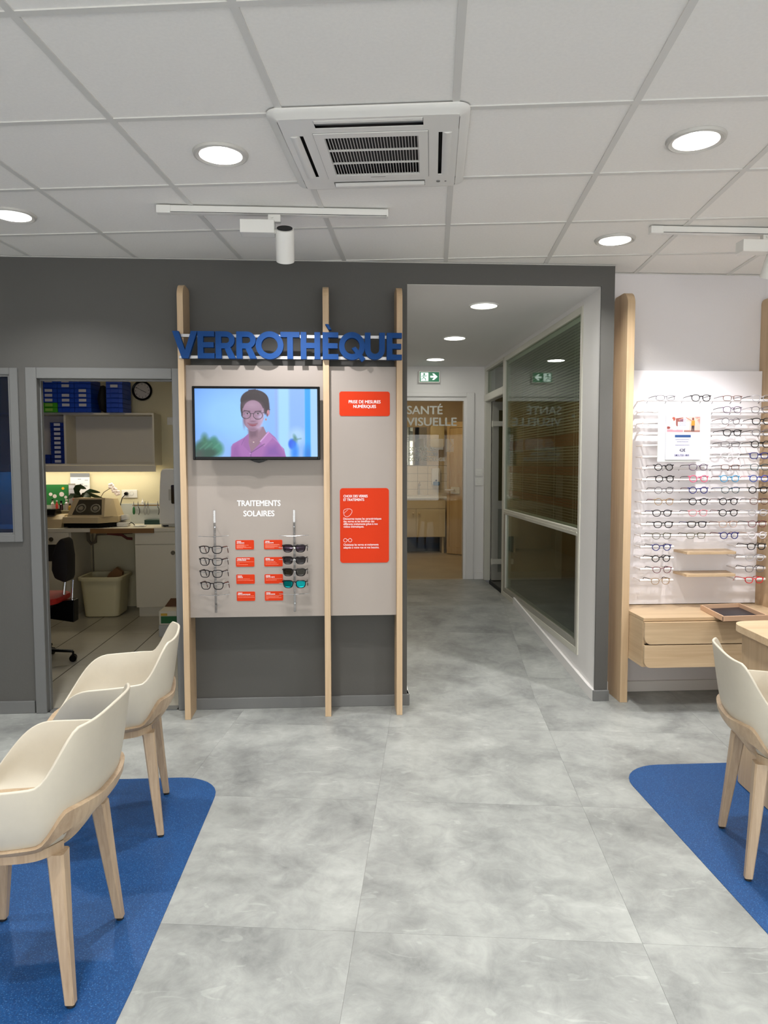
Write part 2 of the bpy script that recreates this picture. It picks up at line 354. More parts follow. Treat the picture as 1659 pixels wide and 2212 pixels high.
# ---- floor
fl = MB(); fl.box(SX0, SX1, SY0, WY, -.10, -.0012); fl.box(1.675, SX1, WY, AY, -.10, -.0012)
M_sub = mat('floor_joint', (128, 129, 128), .6)
floor = struct('floor', fl, M_sub)
fc = MB()
fc.prism([(4.386, -.10), (8.1, -.10), (8.1, UPZ-.0012), (6.5, UPZ-.0012), (4.46, -.0012), (4.386, -.0012)], .405, 1.60, axis='x')
struct('floor', fc, M_sub)
T = .9
regions = [(SX0, SX1, SY0, WY), (1.675, SX1, WY, AY), (.405, 1.592, WY, 4.46), (.405, 1.60, 4.46, 6.5), (.405, 1.60, 6.5, 8.0)]
sharedtile = {}
for i in range(-7, 7):
    for j in range(-8, 9):
        gx, gy = -.243+T*i, 2.204+.905*j
        g = .0004
        cs = [g2w(gx+g, gy+g), g2w(gx+T-g, gy+g), g2w(gx+T-g, gy+.905-g), g2w(gx+g, gy+.905-g)]
        seed = random.uniform(0, 60)
        for rx0, rx1, ry0, ry1 in regions:
            p = cliprect(cs, rx0, rx1, ry0, ry1)
            if not p: continue
            full = (ry1 == WY and len(p) == 4 and all(abs(p[k][0]-cs[k][0])+abs(p[k][1]-cs[k][1]) < 1e-6 for k in range(4)))
            ox, oy = g2w(gx, gy); corr = ry0 >= 4.46
            if full and 'm' in sharedtile: me = sharedtile['m']
            else:
                bm = bmesh.new()
                def loc(q, dz):
                    dx, dy = q[0]-ox, q[1]-oy
                    return (dx*ca-dy*sa, dx*sa+dy*ca, (ramp(q[1]) if corr else 0)+dz)
                A = [bm.verts.new(loc(q, 0)) for q in p]; B = [bm.verts.new(loc(q, -.0012)) for q in p]
                bm.faces.new(A)
                for k in range(len(p)): bm.faces.new((A[k], B[k], B[(k+1) % len(p)], A[(k+1) % len(p)]))
                bmesh.ops.recalc_face_normals(bm, faces=bm.faces)
                if A[0].link_faces[0].normal.z < 0 and False: pass
                me = bpy.data.meshes.new('floor_tile'); bm.to_mesh(me); bm.free(); me.materials.append(M_floor)
                if full: sharedtile['m'] = me
            o = bpy.data.objects.new('floor_tile', me); COL.objects.link(o); o.parent = floor
            o.location = (ox, oy, 0); o.rotation_euler = (0, 0, -GA); o['seed'] = seed
# ---- blue vinyl inlays
def inlay(x0, x1, y0, y1, corner, label):
    pts = []
    r = .19
    if corner == 'right':   # rounded corner at top right
        pts = [(x0, y0), (-.70, y0), (-.60, 2.0), (-.585, 2.6), (-.572, y1-.26)]
        for k in range(9):
            a = R(k*90/8); pts.append((-.572-.20+.20*math.cos(a), y1-.20+.20*math.sin(a)-.0))
        pts.append((x0, y1))
    else:
        pts = [(x1, y0), (x1, y1)]
        for k in range(9):
            a = R(90+k*90/8); pts.append((1.345+.22+.22*math.cos(a), y1-.22+.22*math.sin(a)))
        pts.append((1.348, y0))
    mb = MB(); mb.prism(pts, .0004, .0022, axis='z')
    mb.build('vinyl_inlay', M_blue, label=label, cat='floor inlay')
inlay(-2.3, 0, .3, 3.405, 'right', 'speckled blue vinyl floor inlay under the two ivory chairs on the left')
inlay(0, 3.4, .3, 3.405, 'left', 'speckled blue vinyl floor inlay under the chair and desk on the right')
# ---- ceiling
ce = MB(); ce.box(SX0, SX1, SY0, WY+.1, ZC+.16, ZC+.2); ce.box(1.675, SX1, WY+.1, AY, ZC+.16, ZC+.2)
ceiling = struct('ceiling', ce, M_white)
GOX, GOY = -1.1248, 1.943
cregs = [(SX0, SX1, SY0, WY), (1.675, SX1, WY, AY)]
lights = [(0, 1), (3, 1), (-2, 2), (3, 3), (0, -2), (3, -2), (-3, -1), (6, 1), (0, -5), (3, -5), (-3, -4), (6, -2), (-3, -7), (0, -8), (3, -8), (6, -5)]
sh = {}
for i in range(-8, 9):
    for j in range(-12, 6):
        if (i, j) == (1, 1): continue
        g = .010
        hole = (i, j) in lights
        gx, gy = GOX+.6*i, GOY+.6*j
        cs = [g2w(gx+g, gy+g), g2w(gx+.6-g, gy+g), g2w(gx+.6-g, gy+.6-g), g2w(gx+g, gy+.6-g)]
        for rx0, rx1, ry0, ry1 in cregs:
            p = cliprect(cs, rx0, rx1, ry0, ry1)
            if not p: continue
            full = len(p) == 4 and all(abs(p[k][0]-cs[k][0])+abs(p[k][1]-cs[k][1]) < 1e-6 for k in range(4))
            ox, oy = g2w(gx, gy)
            key = ('h' if hole else 'f') if full else None
            if key and key in sh: me = sh[key]
            else:
                bm = bmesh.new()
                if hole and full:
                    n = 32; inn = [bm.verts.new((.3+.092*math.cos(2*math.pi*k/n), .3+.092*math.sin(2*math.pi*k/n), 0)) for k in range(n)]
                    def sq(a):
                        c, s_ = math.cos(a), math.sin(a); q = (.3-g)/max(abs(c), abs(s_)); return (.3+q*c, .3+q*s_, 0)
                    out = [bm.verts.new(sq(2*math.pi*k/n)) for k in range(n)]
                    for k in range(n): bm.faces.new((inn[k], inn[(k+1) % n], out[(k+1) % n], out[k]))
                    top = [bm.verts.new((v.co.x, v.co.y, .015)) for v in out]
                    for k in range(n): bm.faces.new((out[k], out[(k+1) % n], top[(k+1) % n], top[k]))
                    it = [bm.verts.new((v.co.x, v.co.y, .015)) for v in inn]
                    for k in range(n): bm.faces.new((it[k], it[(k+1) % n], inn[(k+1) % n], inn[k]))
                else:
                    def loc(q, dz):
                        dx, dy = q[0]-ox, q[1]-oy; return (dx*ca-dy*sa, dx*sa+dy*ca, dz)
                    A = [bm.verts.new(loc(q, 0)) for q in p]; B = [bm.verts.new(loc(q, .015)) for q in p]
                    bm.faces.new(A[::-1]); bm.faces.new(B)
                    for k in range(len(p)): bm.faces.new((A[k], B[k], B[(k+1) % len(p)], A[(k+1) % len(p)]))
                bmesh.ops.recalc_face_normals(bm, faces=bm.faces)
                me = bpy.data.meshes.new('ceiling_tile'); bm.to_mesh(me); bm.free(); me.materials.append(M_tile)
                if key: sh[key] = me
            o = bpy.data.objects.new('ceiling_tile', me); COL.objects.link(o); o.parent = ceiling
            o.location = (ox, oy, ZC+.0045); o.rotation_euler = (0, 0, -GA)
def rail(p):
    mb = MB(); mb.prism(p, ZC, ZC+.0045, axis='z'); mb.build('ceiling_rail', M_rail, ceiling)
for k in range(-9, 10):
    c = GOX+.6*k
    for reg in cregs:
        p = cliprect([g2w(c-.012, -12), g2w(c+.012, -12), g2w(c+.012, 9), g2w(c-.012, 9)], *reg)
        if p: rail(p)
for k in range(-13, 7):
    c = GOY+.6*k
    for reg in cregs:
        p = cliprect([g2w(-9, c-.012), g2w(9, c-.012), g2w(9, c+.012), g2w(-9, c+.012)], *reg)
        if p:
            mb = MB(); mb.prism(p, ZC+.0002, ZC+.0044, axis='z'); mb.build('ceiling_rail', M_rail, ceiling)
# ---- walls
w = MB()
for x0, x1, z0, z1 in ((SX0, -3.1, 0, ZC), (-3.1, -1.915, 0, 1.07), (-3.1, -1.915, 2.025, ZC), (-1.915, -1.775, 0, ZC), (-1.775, -.985, 1.998, ZC), (-.985, .29, 0, ZC), (.29, .39, 0, ZC), (.39, .405, 0, ZC), (.405, 1.592, 2.57, ZC), (1.592, 1.675, 0, ZC)):
    w.box(x0, x1, WY, WY+(.045 if x1 < .3 else .012), z0, z1)
struct('wall_front', w, M_grey)
w = MB(); w.box(1.675, SX1, AY, AY+.1, 0, ZC); w.box(1.66, 1.675, WY+.012, AY+.1, 0, ZC); struct('wall_right_front', w, M_wwall)
w = MB(); w.box(SX0-.1, SX0, SY0, WY, 0, ZC); struct('wall_left', w, M_wwall)
w = MB(); w.box(SX1, SX1+.1, SY0, AY, 0, ZC); struct('wall_right', w, M_wwall)
w = MB(); w.box(SX0, SX1, SY0-.1, SY0, 0, ZC); struct('wall_back', w, M_wwall)
w9 = thing('added_fill_window', None, None, (0, SY0, .4), kind='structure')  # unseen window added behind the viewer to brighten the ceiling
c = MB()
for x0, x1, z0, z1 in ((-3.3, -3.24, .4, 2.4), (3.24, 3.3, .4, 2.4), (-3.24, 3.24, .4, .46), (-3.24, 3.24, 2.34, 2.4), (-1.1, -1.05, .46, 2.34), (1.05, 1.1, .46, 2.34)): c.box(x0, x1, SY0, SY0+.05, z0, z1)
c.build('window_frame', M_alu, w9)
c = MB(); c.box(-3.24, 3.24, SY0+.004, SY0+.01, .46, 2.34); c.build('added_fill_pane', mat('added_fill_pane', (252, 252, 250), .5, emit=5.0), w9)  # glowing pane added as fill light for the shop
# perimeter angle under the ceiling edge
w = MB(); w.box(SX0, 1.675, WY-.014, WY, ZC-.0015, ZC+.001); struct('trim_1', w, M_rail)
w = MB(); w.box(1.675, SX1, AY-.014, AY, ZC-.0015, ZC+.001); struct('trim_2', w, M_rail)
# baseboards
def bb(name, x0, x1, y0, y1, m, h=.068, z0=0):
    w = MB(); w.box(x0, x1, y0, y1, z0, z0+h, bev=.002, seg=1); return struct(name, w, m)
bb('baseboard_front', -.955, .420, WY-.014, WY, M_greyg); 
bb('baseboard_pillar', 1.580, 1.682, WY-.014, WY, M_greyg)
bb('baseboard_left', SX0, -1.84, WY-.014, WY, M_greyg, .075)
bb('baseboard_right', 1.70, SX1, AY-.014, AY, M_white, .07)
bb('baseboard_jamb', .405, .419, WY-.001, WY+.1, M_white, .068)
# left door casing and window (grey painted joinery)
d1 = thing('door_1', None, None, (-1.37, WY, 0), kind='structure')
c = MB(); c.box(-1.832, -1.768, WY-.020, WY+.045, 0, 2.058, bev=.003, seg=1); c.box(-.990, -.945, WY-.020, WY+.045, 0, 2.058, bev=.003, seg=1); c.box(-1.768, -.990, WY-.020, WY+.045, 1.994, 2.058, bev=.003, seg=1); c.build('door_casing', M_greyg, d1)
c = MB(); c.box(-1.768, -1.762, WY+.03, WY+.06, 0, 1.994); c.box(-.996, -.990, WY+.03, WY+.06, 0, 1.994); c.box(-1.762, -.996, WY+.03, WY+.06, 1.986, 1.994); c.build('door_rebate', M_greyg, d1)
c = MB(); c.box(-1.756, -1.0, WY-.01, WY+.055, 0.001, .008); c.build('threshold', M_greyg, d1)
w1 = thing('window_1', None, None, (-2.5, WY, 1.07), kind='structure')
c = MB()
for x0, x1, z0, z1 in ((-1.925, -1.878, 1.035, 2.056), (-3.14, -3.09, 1.035, 2.056), (-3.09, -1.925, 2.015, 2.056), (-3.09, -1.925, 1.035, 1.078)): c.box(x0, x1, WY-.014, WY, z0, z1, bev=.003, seg=1)
c.build('window_trim', M_greyg, w1)
c = MB()
for x0, x1, z0, z1 in ((-1.936, -1.915, 1.07, 2.025), (-3.1, -3.08, 1.07, 2.025), (-3.08, -1.936, 2.005, 2.025), (-3.08, -1.936, 1.07, 1.09)): c.box(x0, x1, WY-.006, WY+.04, z0, z1, bev=.002, seg=1)
c.build('window_frame', M_greyg, w1)
c = MB(); c.box(-3.08, -1.936, WY+.02, WY+.025, 1.09, 2.005); c.build('pane', M_bglass, w1)
# ---- workshop room behind the left door
WX0, WX1, WB = -4.2, -.5, 7.70; WF = WY+.045
w = MB(); w.box(WX0, WX1, WB, WB+.1, 0, 2.65); struct('wall_workshop_back', w, M_cream)
w = MB(); w.box(WX0-.1, WX0, WF, WB, 0, 2.65); struct('wall_workshop_left', w, M_cream)
w = MB(); w.box(WX1, WX1+.1, WF, WB, 0, 2.65); struct('wall_workshop_right', w, M_cream)
w = MB(); w.box(WX0, WX1, WF, WB, 2.65, 2.7); struct('ceiling_workshop', w, M_white)
M_joint = mat('dark_grout', (52, 44, 38), .8); M_ftile = mat('cream_floor_tile', (168, 164, 152), .28, noise=.03, nscale=14)
w = MB(); w.box(WX0, WX1, WF, WB, -.1, -.0015); fw = struct('floor_workshop', w, M_joint)
tm = None
P_ = .3345
for i in range(-6, 5):
    for j in range(-1, 10):
        x, y = -1.99+P_*i, 4.765+.331*j
        if x+P_ > WX1 or x < WX0: continue
        y0 = max(y, WF); y1 = min(y+.331, WB)
        if y1-y0 < .03: continue
        if tm is None or y1-y0 < .33:
            b = bmesh.new(); bmesh.ops.create_cube(b, size=1)
            for v in b.verts: v.co = Vector((.004+(v.co.x+.5)*(P_-.008), .0012+(v.co.y+.5)*(y1-y0-.0024), -.006+(v.co.z+.5)*.006))
            me = bpy.data.meshes.new('floor_tile'); b.to_mesh(me); b.free(); me.materials.append(M_ftile)
            if y1-y0 >= .33: tm = me
        else: me = tm
        o = bpy.data.objects.new('floor_tile', me); COL.objects.link(o); o.parent = fw; o.location = (x, y0, random.uniform(-.0002, .0002))
# ---- corridor
CZ = 2.568; CB = 8.0
w = MB(); w.box(.305, .405, WY+.012, CB+.1, 0, 2.7); struct('wall_corridor_left', w, M_white)
w = MB(); w.box(.405, 1.66, WY+.012, CB, CZ, CZ+.06); struct('ceiling_corridor', w, M_white)
DX0, DX1, DZ = .47, 1.40, 2.238
w = MB()
for x0, x1, z0, z1 in ((.405, DX0, 0, 2.7), (DX1, 1.72, 0, 2.7), (DX0, DX1, DZ, 2.7)): w.box(x0, x1, CB, CB+.1, z0, z1)
struct('wall_corridor_back', w, M_white)
# partition wall on X=1.6 with glazed frame
w = MB()
w.box(1.60, 1.66, WY+.012, 4.728, 0, 2.7); w.box(1.60, 1.66, 4.728, 7.03, -.1, .196); w.box(1.60, 1.66, 4.728, CB, 2.532, 2.7); w.box(1.60, 1.66, 7.955, CB, 0, 2.532)
struct('wall_corridor_right', w, M_white)
sk = MB(); sk.prism([(4.386, 0), (4.46, 0), (6.5, UPZ), (6.5, UPZ+.068), (4.46, .068), (4.386, .068)], 1.580, 1.600, axis='x'); struct('baseboard_corridor_right', sk, M_white)
sk = MB(); sk.prism([(4.386, 0), (4.46, 0), (6.5, UPZ), (8.0, UPZ), (8.0, UPZ+.068), (6.5, UPZ+.068), (4.46, .068), (4.386, .068)], .405, .419, axis='x'); struct('baseboard_corridor_left', sk, M_white)
bb('baseboard_corridor_back', 1.495, 1.60, CB-.014, CB, M_white, .075, UPZ)
w2 = thing('window_2', None, None, (1.6, 5.9, .2), kind='structure')
f = MB()
X0, X1 = 1.592, 1.655
f.box(X0, X1, 4.728, 4.765, .196, 2.532, bev=.003, seg=1); f.box(X0, X1, 6.975, 7.03, .196, 2.532, bev=.003, seg=1)
f.box(X0, X1, 4.765, 6.975, 2.485, 2.532, bev=.003, seg=1); f.box(X0, X1, 4.765, 6.975, .196, .245, bev=.003, seg=1); f.box(X0, X1, 4.765, 6.975, 1.005, 1.055, bev=.004, seg=1); f.box(X0-.004, X1, 4.765, 6.975, 1.024, 1.032)
f.build('window_frame', M_alul, w2)
f = MB(); f.box(X0+.002, X1-.002, 4.765, 4.80, .245, 1.005); f.box(X0+.002, X1-.002, 6.90, 6.975, .245, 1.005); f.box(X0+.002, X1-.002, 4.80, 6.90, .245, .29); f.build('glazing_bead', M_alu, w2)
f = MB(); f.box(1.608, 1.612, 4.765, 6.975, 1.055, 2.485); f.build('pane', M_glass, w2)
f = MB(); f.box(1.608, 1.612, 4.80, 6.90, .29, 1.005); f.build('pane', M_glass, w2)
# venetian blind behind the upper pane
bl = thing('venetian_blind', 'venetian blind of thin metal slats behind the upper pane of the corridor window', 'blind', (1.635, 5.87, 2.46))
M_slat = mat('slat_pale', (232, 230, 214), .4); M_slatb = mat('slat_brown', (150, 84, 56), .5)
b = MB(); b.box(1.62, 1.65, 4.80, 6.94, 2.45, 2.484); b.build('head_rail', M_alul, bl)
slm = {}
z = 2.438; k = 0
while z > 1.075:
    d = {}
    brown = (1.62 < z < 1.70) or (1.40 < z < 1.475) or (1.17 < z < 1.245)
    key = brown
    if key not in slm:
        s = MB(); M = Matrix.Rotation(R(58 if brown else 14), 4, 'Y')
        pts = []
        for q in range(5):
            u = (q/4-.5)*.022; pts.append((u, .0022*(1-(u/.011)**2)))
        rows = [[M @ Vector((p[0], yy, p[1])) for p in pts] for yy in (-1.065, 1.065)]
        s.grid(rows); bmesh.ops.solidify(s.bm, geom=s.bm.faces[:], thickness=.0009)
        o = s.build('slat', M_slatb if brown else M_slat, bl, local=True); slm[key] = o
    else:
        o = slm[key].copy(); COL.objects.link(o)
    o.location = (0, 0, z-2.46); z -= .0212; k += 1
b = MB(); b.box(1.625, 1.645, 4.80, 6.94, 1.058, 1.070); b.build('bottom_rail', M_alul, bl)
for yy in (4.93, 4.99, 5.45, 5.92, 6.40, 6.80):
    b = MB(); b.cyl((1.6335, yy, 1.065), (1.6335, yy, 2.455), .0011, n=6); b.build('cord', M_slat, bl)
# partition door opening
d3 = thing('door_3', None, None, (1.6, 7.45, UPZ), kind='structure')
f = MB(); f.box(1.585, 1.665, 7.03, 7.955, 2.175, 2.255, bev=.012, seg=3); f.box(1.592, 1.66, 7.9, 7.955, UPZ, 2.532, bev=.003, seg=1); f.box(1.592, 1.66, 7.03, 7.9, 2.505, 2.532); f.box(1.592, 1.66, 7.03, 7.045, UPZ, 2.532)
f.build('door_frame', M_alul, d3)
f = MB(); f.box(1.62, 1.625, 7.045, 7.9, 2.255, 2.505); f.build('transom_pane', M_glass, d3)
lf = MB()
y_ = 7.895
# the leaf stands open into the side room
lf.box(1.665, 1.73, 7.84, 7.885, UPZ+.01, 2.17); lf.box(2.38, 2.45, 7.84, 7.885, UPZ+.01, 2.17); lf.box(1.73, 2.38, 7.84, 7.885, 2.08, 2.17); lf.box(1.73, 2.38, 7.84, 7.885, UPZ+.01, UPZ+.10); lf.box(1.73, 2.38, 7.84, 7.885, 1.0, 1.09)
leaf = lf.build('door_leaf', M_alu, d3)
f = MB(); f.box(1.73, 2.38, 7.858, 7.864, 1.09, 2.08); f.build('pane', M_glass, d3)
f = MB(); f.box(1.73, 2.38, 7.855, 7.868, UPZ+.10, 1.0); f.build('kick_panel', mat('grey_green_panel', (120, 122, 112), .5), d3)
for zz in (UPZ+.22, 1.93):
    f = MB(); f.box(1.65, 1.90, 7.80, 7.842, zz-.028, zz+.028, bev=.004, seg=1); f.cyl((1.66, 7.815, zz-.034), (1.66, 7.815, zz+.034), .012, n=12); f.build('hinge', M_alul, d3)
# side room behind the partition
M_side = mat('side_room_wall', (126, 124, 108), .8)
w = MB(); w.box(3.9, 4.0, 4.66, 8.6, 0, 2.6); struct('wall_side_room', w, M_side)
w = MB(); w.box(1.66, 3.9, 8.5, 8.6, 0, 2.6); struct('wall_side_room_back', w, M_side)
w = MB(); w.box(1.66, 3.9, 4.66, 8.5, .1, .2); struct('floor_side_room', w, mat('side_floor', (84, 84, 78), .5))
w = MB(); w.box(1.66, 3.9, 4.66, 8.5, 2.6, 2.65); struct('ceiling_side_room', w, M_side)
w = MB(); w.box(3.885, 3.9, 4.66, 8.5, .2, .29); struct('baseboard_side_room', w, M_alul)
f = MB(); f.box(3.4, 3.89, 5.2, 7.2, .62, .66, bev=.004); f.box(3.45, 3.87, 5.24, 5.28, .2, .62); f.box(3.45, 3.87, 7.12, 7.16, .2, .62)
f.build('bench', M_lam, label='low pale bench in the dim side room, seen through the lower corridor pane', cat='bench')
# back glass door
d2 = thing('door_2', None, None, (.9, CB, UPZ), kind='structure')
f = MB(); f.box(DX0-.07, DX0+.0, CB-.02, CB+.1, UPZ, DZ+.045, bev=.004); f.box(DX1, DX1+.085, CB-.02, CB+.1, UPZ, DZ+.045, bev=.004); f.box(DX0, DX1, CB-.02, CB+.1, DZ+.0, DZ+.045, bev=.004); f.build('door_casing', M_white, d2)
f = MB(); f.box(DX0, DX0+.03, CB+.0, CB+.08, UPZ, DZ); f.box(DX1-.03, DX1, CB, CB+.08, UPZ, DZ); f.box(DX0+.03, DX1-.03, CB, CB+.08, DZ-.045, DZ-.0); f.build('door_frame', M_white, d2)
f = MB(); f.box(DX0+.03, DX1-.03, CB+.025, CB+.033, UPZ+.006, DZ-.046); f.build('pane', M_glassd, d2)
YT = CB+.0240
def frost(name, a=.75, c=(205, 205, 196)):
    m = mat(name, c, .6); b = m.node_tree.nodes['Principled BSDF']; b.inputs['Alpha'].default_value = a; return m
M_frost = frost('frosted_film', .85); M_frost2 = frost('frosted_film_thin', .20, (232, 226, 214))
text('SANTÉ', .128, (.738, YT, 2.048), 'lettering', M_frost, d2, bold=.0028, width=.400)
text('VISUELLE', .128, (.736, YT, 1.920), 'lettering', M_frost, d2, bold=.0028, width=.560)
for k, t_ in enumerate(('CONTRÔLES', 'BASSE VISION', 'CONTACTOLOGIE')):
    text(t_, .058, (.755, YT-.0012, 1.642-.0575*k), 'lettering', M_frost, d2, bold=.0012, width=(.285, .325, .412)[k])
f = MB(); f.prism([(.945, 1.652), (1.148, 1.652), (1.148, 1.775), (.945, 1.775)], YT-.0005, YT); f.build('film_bar', M_frost2, d2)
f = MB(); f.prism([(1.172, 1.775), (1.205, 1.775), (1.248, 1.705), (1.205, 1.628), (1.172, 1.628)], YT-.0005, YT); f.prism([(1.222, 1.775), (1.262, 1.775), (1.262, 1.628), (1.195, 1.628), (1.262, 1.70)], YT-.0005, YT-.0001); f.build('film_chevron', M_frost2, d2)
f = MB(); f.prism([(.925, 1.775), (.86, 1.775), (.825, 1.735), (.825, 1.67), (.925, 1.64)], YT-.0005, YT); f.build('film_chevron', frost('film_faint', .16), d2)
f = MB()
n = 40; rg = [(.60+.075*math.cos(2*math.pi*k/n), YT, 2.03+.075*math.sin(2*math.pi*k/n)) for k in range(n)]
f.tube(rg, .003, n=4, closed=True); f.lathe([(0.0001, 0), (.022, 0.0002)], (.60, YT-.0003, 2.03), n=20, axis='y'); f.build('film_logo', M_frost, d2)
# washroom behind
KX0, KX1, KB = .0, 1.95, 10.85
M_wash = mat('washroom_wall', (206, 186, 150), .7)
w = MB(); w.box(KX0, KX1, KB, KB+.1, 0, 2.75); struct('wall_washroom_back', w, M_wash)
w = MB(); w.box(KX0-.1, KX0, CB+.1, KB, 0, 2.75); struct('wall_washroom_left', w, M_wash)
w = MB(); w.box(KX1, KX1+.1, CB+.1, KB, 0, 2.75); struct('wall_washroom_right', w, M_wash)
w = MB(); w.box(KX0, KX1, CB+.1, KB, 2.7, 2.75); struct('ceiling_washroom', w, M_white)
M_kf = mat('washroom_floor', (170, 158, 138), .45, noise=.08, nscale=3)
w = MB(); w.box(KX0, KX1, CB, KB, 0, UPZ); struct('floor_washroom', w, M_kf)
# wall tiles above the basin: each tile its own piece
M_wt = mat('cream_wall_tile', (222, 208, 178), .2); M_grout = mat('grey_grout', (126, 116, 98), .8)
w = MB(); w.box(.55, 1.62, KB-.008, KB, .98, 1.475); wt = struct('wall_tiling', w, M_grout); wt.name = 'trim_3'
tme = None
for i in range(7):
    for j in range(4):
        x0, z0 = .553+.1525*i, 1.0+.118*j-.02*(j > 3)
        if tme is None:
            mbt = MB(); mbt.box(0, .149, KB-.013, KB-.006, 0, .1145, bev=.0015, seg=1); o = mbt.build('tile', M_wt, wt); tme = o.data
        else:
            o = bpy.data.objects.new('tile', tme); COL.objects.link(o); o.parent = wt
        o.location = (x0, 0, z0)
# ================================================================== LAMPS
def downlight(i, j, label, on=True, group=None):
    x, y = g2w(GOX+.6*i+.3, GOY+.6*j+.3)
    t = thing('ceiling_downlight', label, 'downlight', (x, y, ZC), group=group)
    s = MB(); s.cap0 = False; s.lathe([(.079, .006), (.082, -.004), (.096, -.009), (.104, -.006), (.107, .002), (.107, .004)], (x, y, ZC), 40); s.build('trim_ring', mat('lamp_trim', (196, 194, 188), .5), t, smooth=True)  # ring colour greyed to stand for shading on its edge
    s = MB(); s.cap0 = False; s.lathe([(.081, .0), (.074, .022), (.060, .050)], (x, y, ZC), 40); s.build('reflector', M_sand, t, smooth=True)
    s = MB(); s.lathe([(.0605, .050), (.0001, .0505)], (x, y, ZC), 40); s.build('lens', M_lum, t)
    l = area_light('downlight_lamp', (x, y, ZC+.040), .11, P_DOWN, C_SHOP, spread=R(125))
    return t
dl = {(0, 1): 'lit round ceiling downlight to the left of the air conditioning cassette', (3, 1): 'lit round ceiling downlight at upper right, largest in view', (-2, 2): 'lit round ceiling downlight cut by the left edge of the photo', (3, 3): 'lit round ceiling downlight above the corridor opening, close to the right track rail'}
for q in lights:
    inside = SX0+.2 < g2w(GOX+.6*q[0]+.3, GOY+.6*q[1]+.3)[0] < SX1-.2 and g2w(GOX+.6*q[0]+.3, GOY+.6*q[1]+.3)[1] > SY0+.2
    if inside: downlight(q[0], q[1], dl.get(q, 'lit round ceiling downlight behind the viewpoint'), group='ceiling downlights of the shop' )
for k, yy in enumerate((4.942, 6.204, 7.456)):
    t = thing('corridor_light', ('flush round lit panel in the corridor ceiling, nearest to the opening', 'flush round lit panel in the corridor ceiling, middle of three', 'flush round lit panel in the corridor ceiling, farthest and above the exit sign')[k], 'ceiling light', (.98, yy, CZ), group='round corridor ceiling lights')
    s = MB(); s.cap0 = False; s.lathe([(.088, -.001), (.090, -.007), (.100, -.006), (.102, 0)], (.98, yy, CZ), 40); s.build('trim_ring', M_plast, t, smooth=True)
    s = MB(); s.lathe([(.088, -.004), (.0001, -.0042)], (.98, yy, CZ), 40); s.build('diffuser', M_lumc, t)
    area_light('corridor_lamp', (.98, yy, CZ-.007), .16, P_CORR, C_CORR)
def track(x0, x1, y, hx, aim, label, lab2, power, tl=True):
    t = thing('track_rail', label, 'track rail', ((x0+x1)/2, y, ZC))
    s = MB(); s.box(x0+.06, x1, y-.018, y+.018, ZC-.035, ZC-.001, bev=.002, seg=1); s.build('rail_profile', M_sand, t)
    s = MB(); s.box(x0+.06, x1, y-.019, y-.0178, ZC-.0335, ZC-.031); s.build('slot_line', M_blackm, t)
    s = MB(); s.box(x0, x0+.065, y-.021, y+.019, ZC-.037, ZC-.001, bev=.003); s.build('feed_cap', M_plast, t)
    s = MB(); s.box(x1-.004, x1+.006, y-.019, y+.019, ZC-.036, ZC-.001, bev=.002); s.build('end_cap', M_plast, t)
    h = thing('track_spotlight', lab2, 'spotlight', (hx, y, ZC-.04))
    s = MB(); s.box(hx-.075, hx-.015, y-.016, y+.016, ZC-.068, ZC-.034, bev=.004); s.cyl((hx-.055, y-.017, ZC-.046), (hx-.055, y-.021, ZC-.046), .006, n=12); s.build('adaptor', M_plast, h)
    s = MB(); s.box(hx-.20, hx-.042, y-.055, y+.02, ZC-.130, ZC-.070, bev=.002, seg=1); s.build('driver_box', M_sand, h)
    s = MB(); s.cyl((hx-.045, y-.02, ZC-.115), (hx-.02, y-.02, ZC-.115), .010, n=12); s.build('arm', M_plast, h)
    A = Vector((hx+.004, y-.022, ZC-.098)); d = Vector(aim).normalized(); B = A+d*.155
    s = MB(); s.cap0 = False
    q = Vector((0, 0, 1)).rotation_difference(d).to_matrix().to_4x4()
    s.lathe([(.034, .004), (.043, .006), (.0445, .012), (.0445, .147), (.0435, .155), (.039, .155), (.037, .148), (.033, .10), (.0, .095)], (0, 0, 0), 36); s.xf(Matrix.Translation(A) @ q); s.build('lamp_head', M_sand, h, smooth=True)
    s = MB(); s.lathe([(.0001, .0), (.036, .0), (.036, .004)], (0, 0, 0), 30); s.xf(Matrix.Translation(A-d*.001) @ q); s.build('heat_sink', M_blackm, h, smooth=True)
    l = bpy.data.lights.new('spot_lamp', 'SPOT'); l.energy = power; l.color = C_SPOT; l.spot_size = R(92); l.spot_blend = .8; l.shadow_soft_size = .014
    o = bpy.data.objects.new('spot_lamp', l); COL.objects.link(o); o.location = A+d*.152
    o.rotation_euler = d.to_track_quat('-Z', 'Y').to_euler()
    return t
track(-.845, .226, 3.50, -.258, (-.03, .56, -.83), 'short white ceiling track rail left of centre, in front of the air conditioning cassette', 'white cylindrical spotlight with a driver box under the left track rail', P_SPOT*.62)
track(1.572, 2.62, 3.66, 2.235, (-.06, .42, -.9), 'white ceiling track rail cut by the right edge of the photo', 'white spotlight tilted at the eyewear wall, cut by the right edge', P_SPOT)
